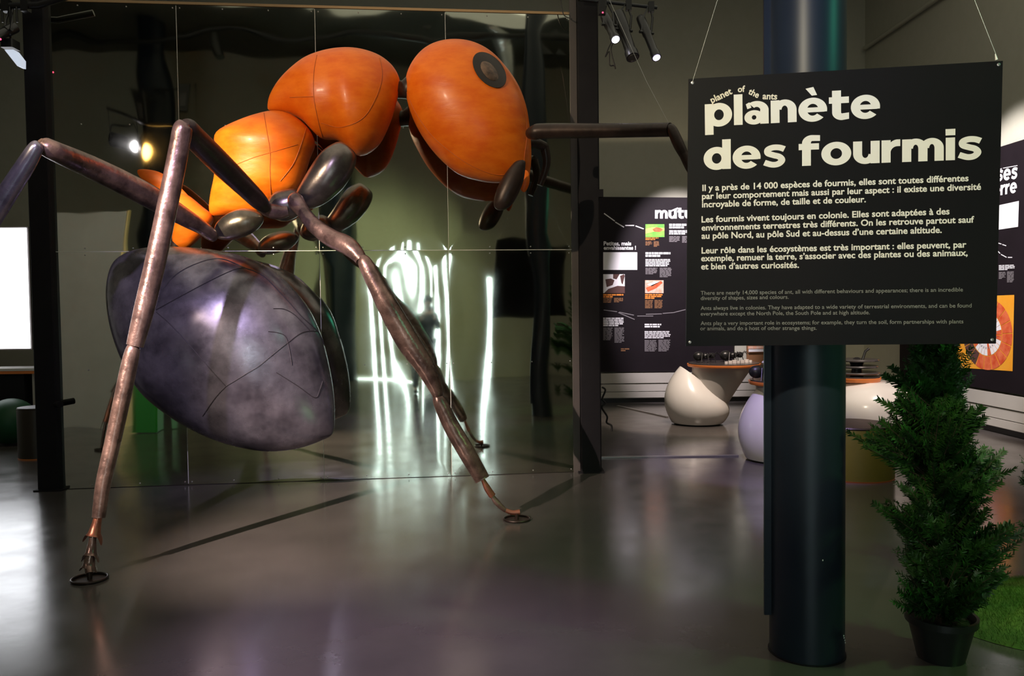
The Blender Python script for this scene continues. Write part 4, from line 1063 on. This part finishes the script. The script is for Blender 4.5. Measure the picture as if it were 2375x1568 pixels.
# left top cluster
bl = thing('lighting_bar', 'black lighting bar at the top left corner by the left post', 'lighting bar', at(30, 14, 7.0))
MB().tube([at(-80, 18, 7.0), at(90, 12, 7.0), at(170, -12, 7.0)], .028, 10).build('bar', M['black'], bl)
for x in (4, 22, 38): MB().tube([at(x, 16, 6.98), at(x + 2, 52, 6.98)], .008, 6).build('hanger', M['black'], bl)
for x in (15, 60): MB().box(at(x, 14, 7.0), (.06, .06, .10)).build('clamp', M['black'], bl, False)
spot_lamp('black spotlight pointing left at the left edge of the photo', at(38, 62, 6.95), at(-14, 88, 6.8), 12 * 7 / F, 'lamp_c', yoke_to=at(24, 20, 7.0))
t = thing('floodlight', 'small box floodlight with a pale face beside the left post', 'floodlight', at(26, 105, 6.9))
Rm = Matrix.Rotation(.75, 3, 'Y')
MB().box(at(24, 104, 6.95), (.10, .12, .07), 0, bev=.008).build('housing', M['black'], t, False)
V = [at(10, 115, 6.88), at(31, 115, 6.88), at(47, 136, 6.88), at(47, 154, 6.88), at(40, 153, 6.88)]
V2 = [v + Vector((0, .08, 0)) for v in V]
MB().add(V + V2, [(4, 3, 2, 1, 0), (5, 6, 7, 8, 9)] + [(i, (i + 1) % 5, 5 + (i + 1) % 5, 5 + i) for i in range(5)]).build('face', mat('pale_lit_face', (.55, .62, .75), .3, emit=(.75, .85, 1), estr=.5), t, False)
MB().ball(at(1, 91, 6.7), .008, 8, 6).build('pilot_light', M['led'], t)
MB().tube([at(24, 98, 6.95), at(24, 60, 6.95), at(30, 16, 7.0)], .008, 6).build('arm', M['black'], t)
# lamps beside the mirrored column
rb = thing('lighting_bar', 'black bar of lamps beside the mirrored column at upper left', 'lighting bar', rat(300, 268, 13.6))
MB().tube([rat(255, 263, 13.8), rat(420, 292, 13.3)], .022, 8).build('bar', M['black'], rb)
for x in (262, 300, 345): MB().tube([rat(x, 266, 13.7), rat(x + 2, 312, 13.7)], .010, 6).build('hanger', M['black'], rb)
def aimed(label, P, lens, aim, r=.10, yk=None):
    P = Vector(P); d = (Vector(aim) - P).normalized()
    return spot_lamp(label, P - d * .42, P - d * .06, r, lens, yoke_to=yk)
aimed('spotlight whose warm orange glare shows in the foil at left', KEY, 'lamp_w', at(590, 420, 6.1), .19, KEY + Vector((0, 0, .35)))
aimed('spotlight with whiter light next to the orange glare', KEY2, 'lamp_c', at(1060, 500, 6.0), .10, KEY2 + Vector((0, 0, .35)))
for k, (x, y, D_, lb) in enumerate(((446, 232, 14.3, 'dark floodlight mirrored right of the upper left column'), (330, 250, 14.3, 'dark floodlight mirrored left of the upper left column'))):
    P = rat(x, y, D_); t = thing('floodlight', lb, 'floodlight', P)
    MB().box(P, (.30, .14, .42), .3 if k else -.3, bev=.02).build('housing', M['black'], t, False)
    MB().box(P + Vector((0, .075, -.05)), (.2, .02, .2)).build('face', M['top'], t, False)
    MB().tube([P + Vector((0, 0, .2)), Vector((rc1.x, rc1.y + .28, P.z + .3))], .015, 6).build('arm', M['black'], t)
# ceiling truss behind, ribbed ducts
t = thing('lighting_bar', 'long black pipe with lamps mirrored along the top of the foil', 'lighting bar', rat(700, 92, 14.6))
MB().tube([rat(60, 84, 14.6), rat(1400, 92, 14.6)], .055, 12).build('bar', M['black'], t)
for x in (500, 1270): MB().lathe([(.07, 0), (.08, .1), (.08, .35)], rat(x, 100, 14.5), 14, axis=(.3, .3, -.9)).build('lamp', M['black'], t)
t = thing('ribbed_duct', 'silvery ribbed duct mirrored above the ant head', 'duct', rat(1150, 60, 15.4))
pts = [rat(1128, 20, 15.4), rat(1150, 70, 15.4), rat(1168, 130, 15.4), rat(1180, 200, 15.4)]
pts = crom(pts, 14); MB().tube(pts, [.15 + .014 * (i % 2) for i in range(len(pts))], 18).build('hose', M['foil_tube'], t)
light('duct_spot', 'SPOT', rat(1100, 200, 14.4), rat(1160, 110, 15.4), 12, (.8, .95, 1), .05, 40, .6)

# floor cable covers and hanging cable
for lb, a, b, wd in (('flat metal cable cover lying on the floor right of the post', (1392, 1062), (1712, 1058), .05), ('metal cable strip running on the floor to the egg pedestal', (1432, 942), (1548, 968), .04)):
    A_, B_ = atz(*a), atz(*b); c = (A_ + B_) / 2; d = B_ - A_
    tag(MB().box(c + Vector((0, 0, .007)), (d.length, wd, .012), math.atan2(d.y, d.x), bev=.002).build('cable_cover', M['alu'], None, False), lb, 'cable cover')
tag(MB().tube(crom([at(1396, 898, 7.75), at(1404, 905, 7.75), at(1397, 925, 7.75), at(1404, 935, 7.75), at(1396, 945, 7.75), at(1408, 966, 7.75), at(1407, 980, 7.75), at(1418, 987, 7.75), at(1419, 1000, 7.75)], 6),
              .009, 8).build('twisted_cable', M['cable']), 'twisted black cable end sticking out beside the right post base', 'cable')

# ------------------------------------------------------------------ conifers
def leafy(mbl, base, tip, rnd, wid=.035, n=26, leaf=.016):
    d = tip - base; L = d.length; dn = d.normalized(); a = Vector((rnd.uniform(-1, 1), rnd.uniform(-1, 1), rnd.uniform(-1, 1)))
    s = dn.cross(a).normalized(); q_ = dn.cross(s)
    for i in range(n):
        f_ = .25 + .75 * i / n; p = base + d * f_
        for sg in (-1, 1):
            ww = wid * (1.15 - f_) + .008; dr = (s * sg * rnd.uniform(.5, 1) + dn * rnd.uniform(.5, 1) + q_ * rnd.uniform(-.5, .5)).normalized()
            e = p + dr * ww * rnd.uniform(.6, 1.2); k = dr.cross(q_).normalized() * leaf * .22
            mbl.add([p - k, p + k, e + k * .6, e + dr * leaf * .4, e - k * .6], [(0, 1, 2, 3, 4)])
def conifer(name, label, c, zpot, ztop, prof, nbr, seed, pot=True, potr=(.10, .135), tufts=()):
    """prof: (z, left x, right x) in world metres relative to c"""
    rnd = random.Random(seed); t = thing(name, label, 'plant', c)
    if pot:
        MB().lathe([(potr[0], 0), (potr[1] - .006, zpot - .03), (potr[1] + .006, zpot - .03), (potr[1] + .008, zpot), (potr[1] - .004, zpot), (potr[1] - .01, zpot - .04)], c, 40).build('pot', M['pot'], t, True, 30)
        MB().lathe([(.001, zpot - .035), (potr[1] - .012, zpot - .03)], c, 30, cap=False).build('soil', M['soil'], t)
    MB().tube([c + Vector((0, 0, zpot - .04 if pot else 0.01)), c + Vector((.01, 0, (zpot + ztop) / 2)), c + Vector((0, 0, ztop - .1))], [.016, .012, .004], 8).build('trunk', M['bark'], t)
    mbl = MB(); tw = MB()
    def ext(z):
        for (z0, l0, r0_), (z1, l1, r1_) in zip(prof[:-1], prof[1:]):
            if z0 <= z <= z1:
                f_ = (z - z0) / (z1 - z0); return l0 + (l1 - l0) * f_, r0_ + (r1_ - r0_) * f_
        return prof[-1][1:]
    for i in range(nbr):
        z = prof[0][0] + (prof[-1][0] - prof[0][0]) * (i + rnd.random()) / nbr
        l, r = ext(z); th = rnd.uniform(0, 2 * math.pi); cxm = (l + r) / 2; hw = (r - l) / 2; f_ = rnd.uniform(.35, 1.0) ** .6
        tip = c + Vector((cxm + hw * math.cos(th) * f_, hw * .9 * math.sin(th) * f_, z))
        bz_ = max(z - rnd.uniform(.08, .20), zpot); base = c + Vector((cxm * .3 + hw * .15 * math.cos(th), hw * .15 * math.sin(th), bz_))
        tw.tube([base, tip], [.0035, .001], 4, False); leafy(mbl, base, tip, rnd)
        for q_ in range(3):
            b2 = base + (tip - base) * rnd.uniform(.35, .9)
            t2_ = b2 + (tip - base).normalized() * rnd.uniform(.03, .08) + Vector((rnd.uniform(-.05, .05), rnd.uniform(-.05, .05), rnd.uniform(0, .06)))
            leafy(mbl, b2, t2_, rnd, .022, 10, .013)
    for tp in tufts:
        tp = Vector(tp)
        for i in range(9):
            tip = tp + Vector((rnd.gauss(0, .035), rnd.gauss(0, .035), rnd.gauss(0, .03))); base = Vector((c.x + (tp.x - c.x) * .15, c.y, max(zpot, tp.z - .16 - .05 * rnd.random())))
            tw.tube([base, tip], [.004, .001], 4, False); leafy(mbl, base, tip, rnd, .05, 34, .018)
    tag(tw.build('twigs', M['bark'], t), kind='stuff')
    tag(mbl.build('foliage', M['foliage'], t, False), kind='stuff')
    return t
pc = atz(2182, 1525); pc = Vector((pc.x, pc.y, 0)); DPt = pc.y
pr_px = [(1425, 2105, 2262), (1390, 2092, 2290), (1340, 2085, 2330), (1300, 2078, 2348), (1255, 2075, 2345), (1215, 2066, 2285), (1170, 2052, 2305), (1110, 2075, 2325), (1060, 2080, 2305),
         (1030, 2030, 2285), (1000, 2012, 2275), (970, 2068, 2262), (930, 2080, 2262), (880, 2090, 2250), (840, 2088, 2245), (800, 2104, 2240), (700, 2120, 2225), (560, 2150, 2205)]
prof = [(at(a_, y_, DPt).z, at(a_, y_, DPt).x - pc.x + .02, at(b_, y_, DPt).x - pc.x - .02) for y_, a_, b_ in pr_px]
zp = at(2180, 1425, DPt).z
tufts = [at(x, y, DPt - dy) for x, y, dy in ((2016, 1012, 0), (2040, 995, .1), (2050, 1165, .05), (2090, 925, .1), (2315, 1090, .1), (2300, 1060, 0), (2335, 1225, .15), (2345, 1275, .05), (2320, 1330, 0), (2240, 1010, .3), (2255, 960, .1), (2290, 1185, .25), (2095, 850, .1), (2100, 1380, .2), (2250, 1390, .2), (2200, 1100, .35), (2120, 1000, .3))]
prof = [(z_, l_ * .86, r_ * .84) for z_, l_, r_ in prof]
conifer('potted_conifer', 'dark green potted conifer standing right of the blue column', pc, zp, prof[-1][0] + .1, prof, 560, 5, potr=(.095, .14), tufts=tufts)
c2 = Vector((2.86, 4.35, .10)); prof2 = [(.12, -.20, .25), (.3, -.32, .35), (.5, -.28, .3), (.8, -.15, .2), (1.0, -.05, .08)]
# turf mound
tc0 = Vector((2.80, 3.92, 0)); rx_, ry_ = .72, .50
tf = thing('turf_mound', 'low mound covered in artificial green turf at the lower right corner', 'turf', tc0)
V = []; Fc = []; seg = 48; n = 12
def mz(f_): return .11 * (1 - f_ ** 4) ** .7 if f_ < 1 else 0
for i in range(n + 1):
    f_ = i / n
    for k in range(seg):
        a = 2 * math.pi * k / seg; V.append(tc0 + Vector((rx_ * f_ * math.cos(a), ry_ * f_ * math.sin(a), mz(f_) + .002)))
for i in range(n):
    for k in range(seg):
        k2 = (k + 1) % seg; Fc.append((i * seg + k, (i + 1) * seg + k, (i + 1) * seg + k2, i * seg + k2))
MB().add(V, Fc).build('turf_base', M['grass'], tf)
mb = MB(); rnd = random.Random(4)
for i in range(26000):
    f_ = math.sqrt(rnd.random()) * 1.0; a = rnd.uniform(0, 2 * math.pi)
    p = tc0 + Vector((rx_ * f_ * math.cos(a), ry_ * f_ * math.sin(a), mz(f_)))
    if p.x > 2.75: continue
    b = rnd.uniform(0, 6.28); k = Vector((math.cos(b), math.sin(b), 0)) * .0012; e = p + Vector((rnd.uniform(-.012, .012) + .01 * math.cos(a) * f_, rnd.uniform(-.012, .012) + .01 * math.sin(a) * f_, rnd.uniform(.012, .026)))
    mb.add([p - k, p + k, e], [(0, 1, 2)])
tag(mb.build('turf_blades', M['grass'], tf, False), kind='stuff')
c2 = Vector((2.86, 4.12, mz(.4) - .004))
conifer('small_conifer', 'bright green conifer sprig on the turf at the right edge', c2, .05, 1.0, prof2, 90, 9, pot=False)
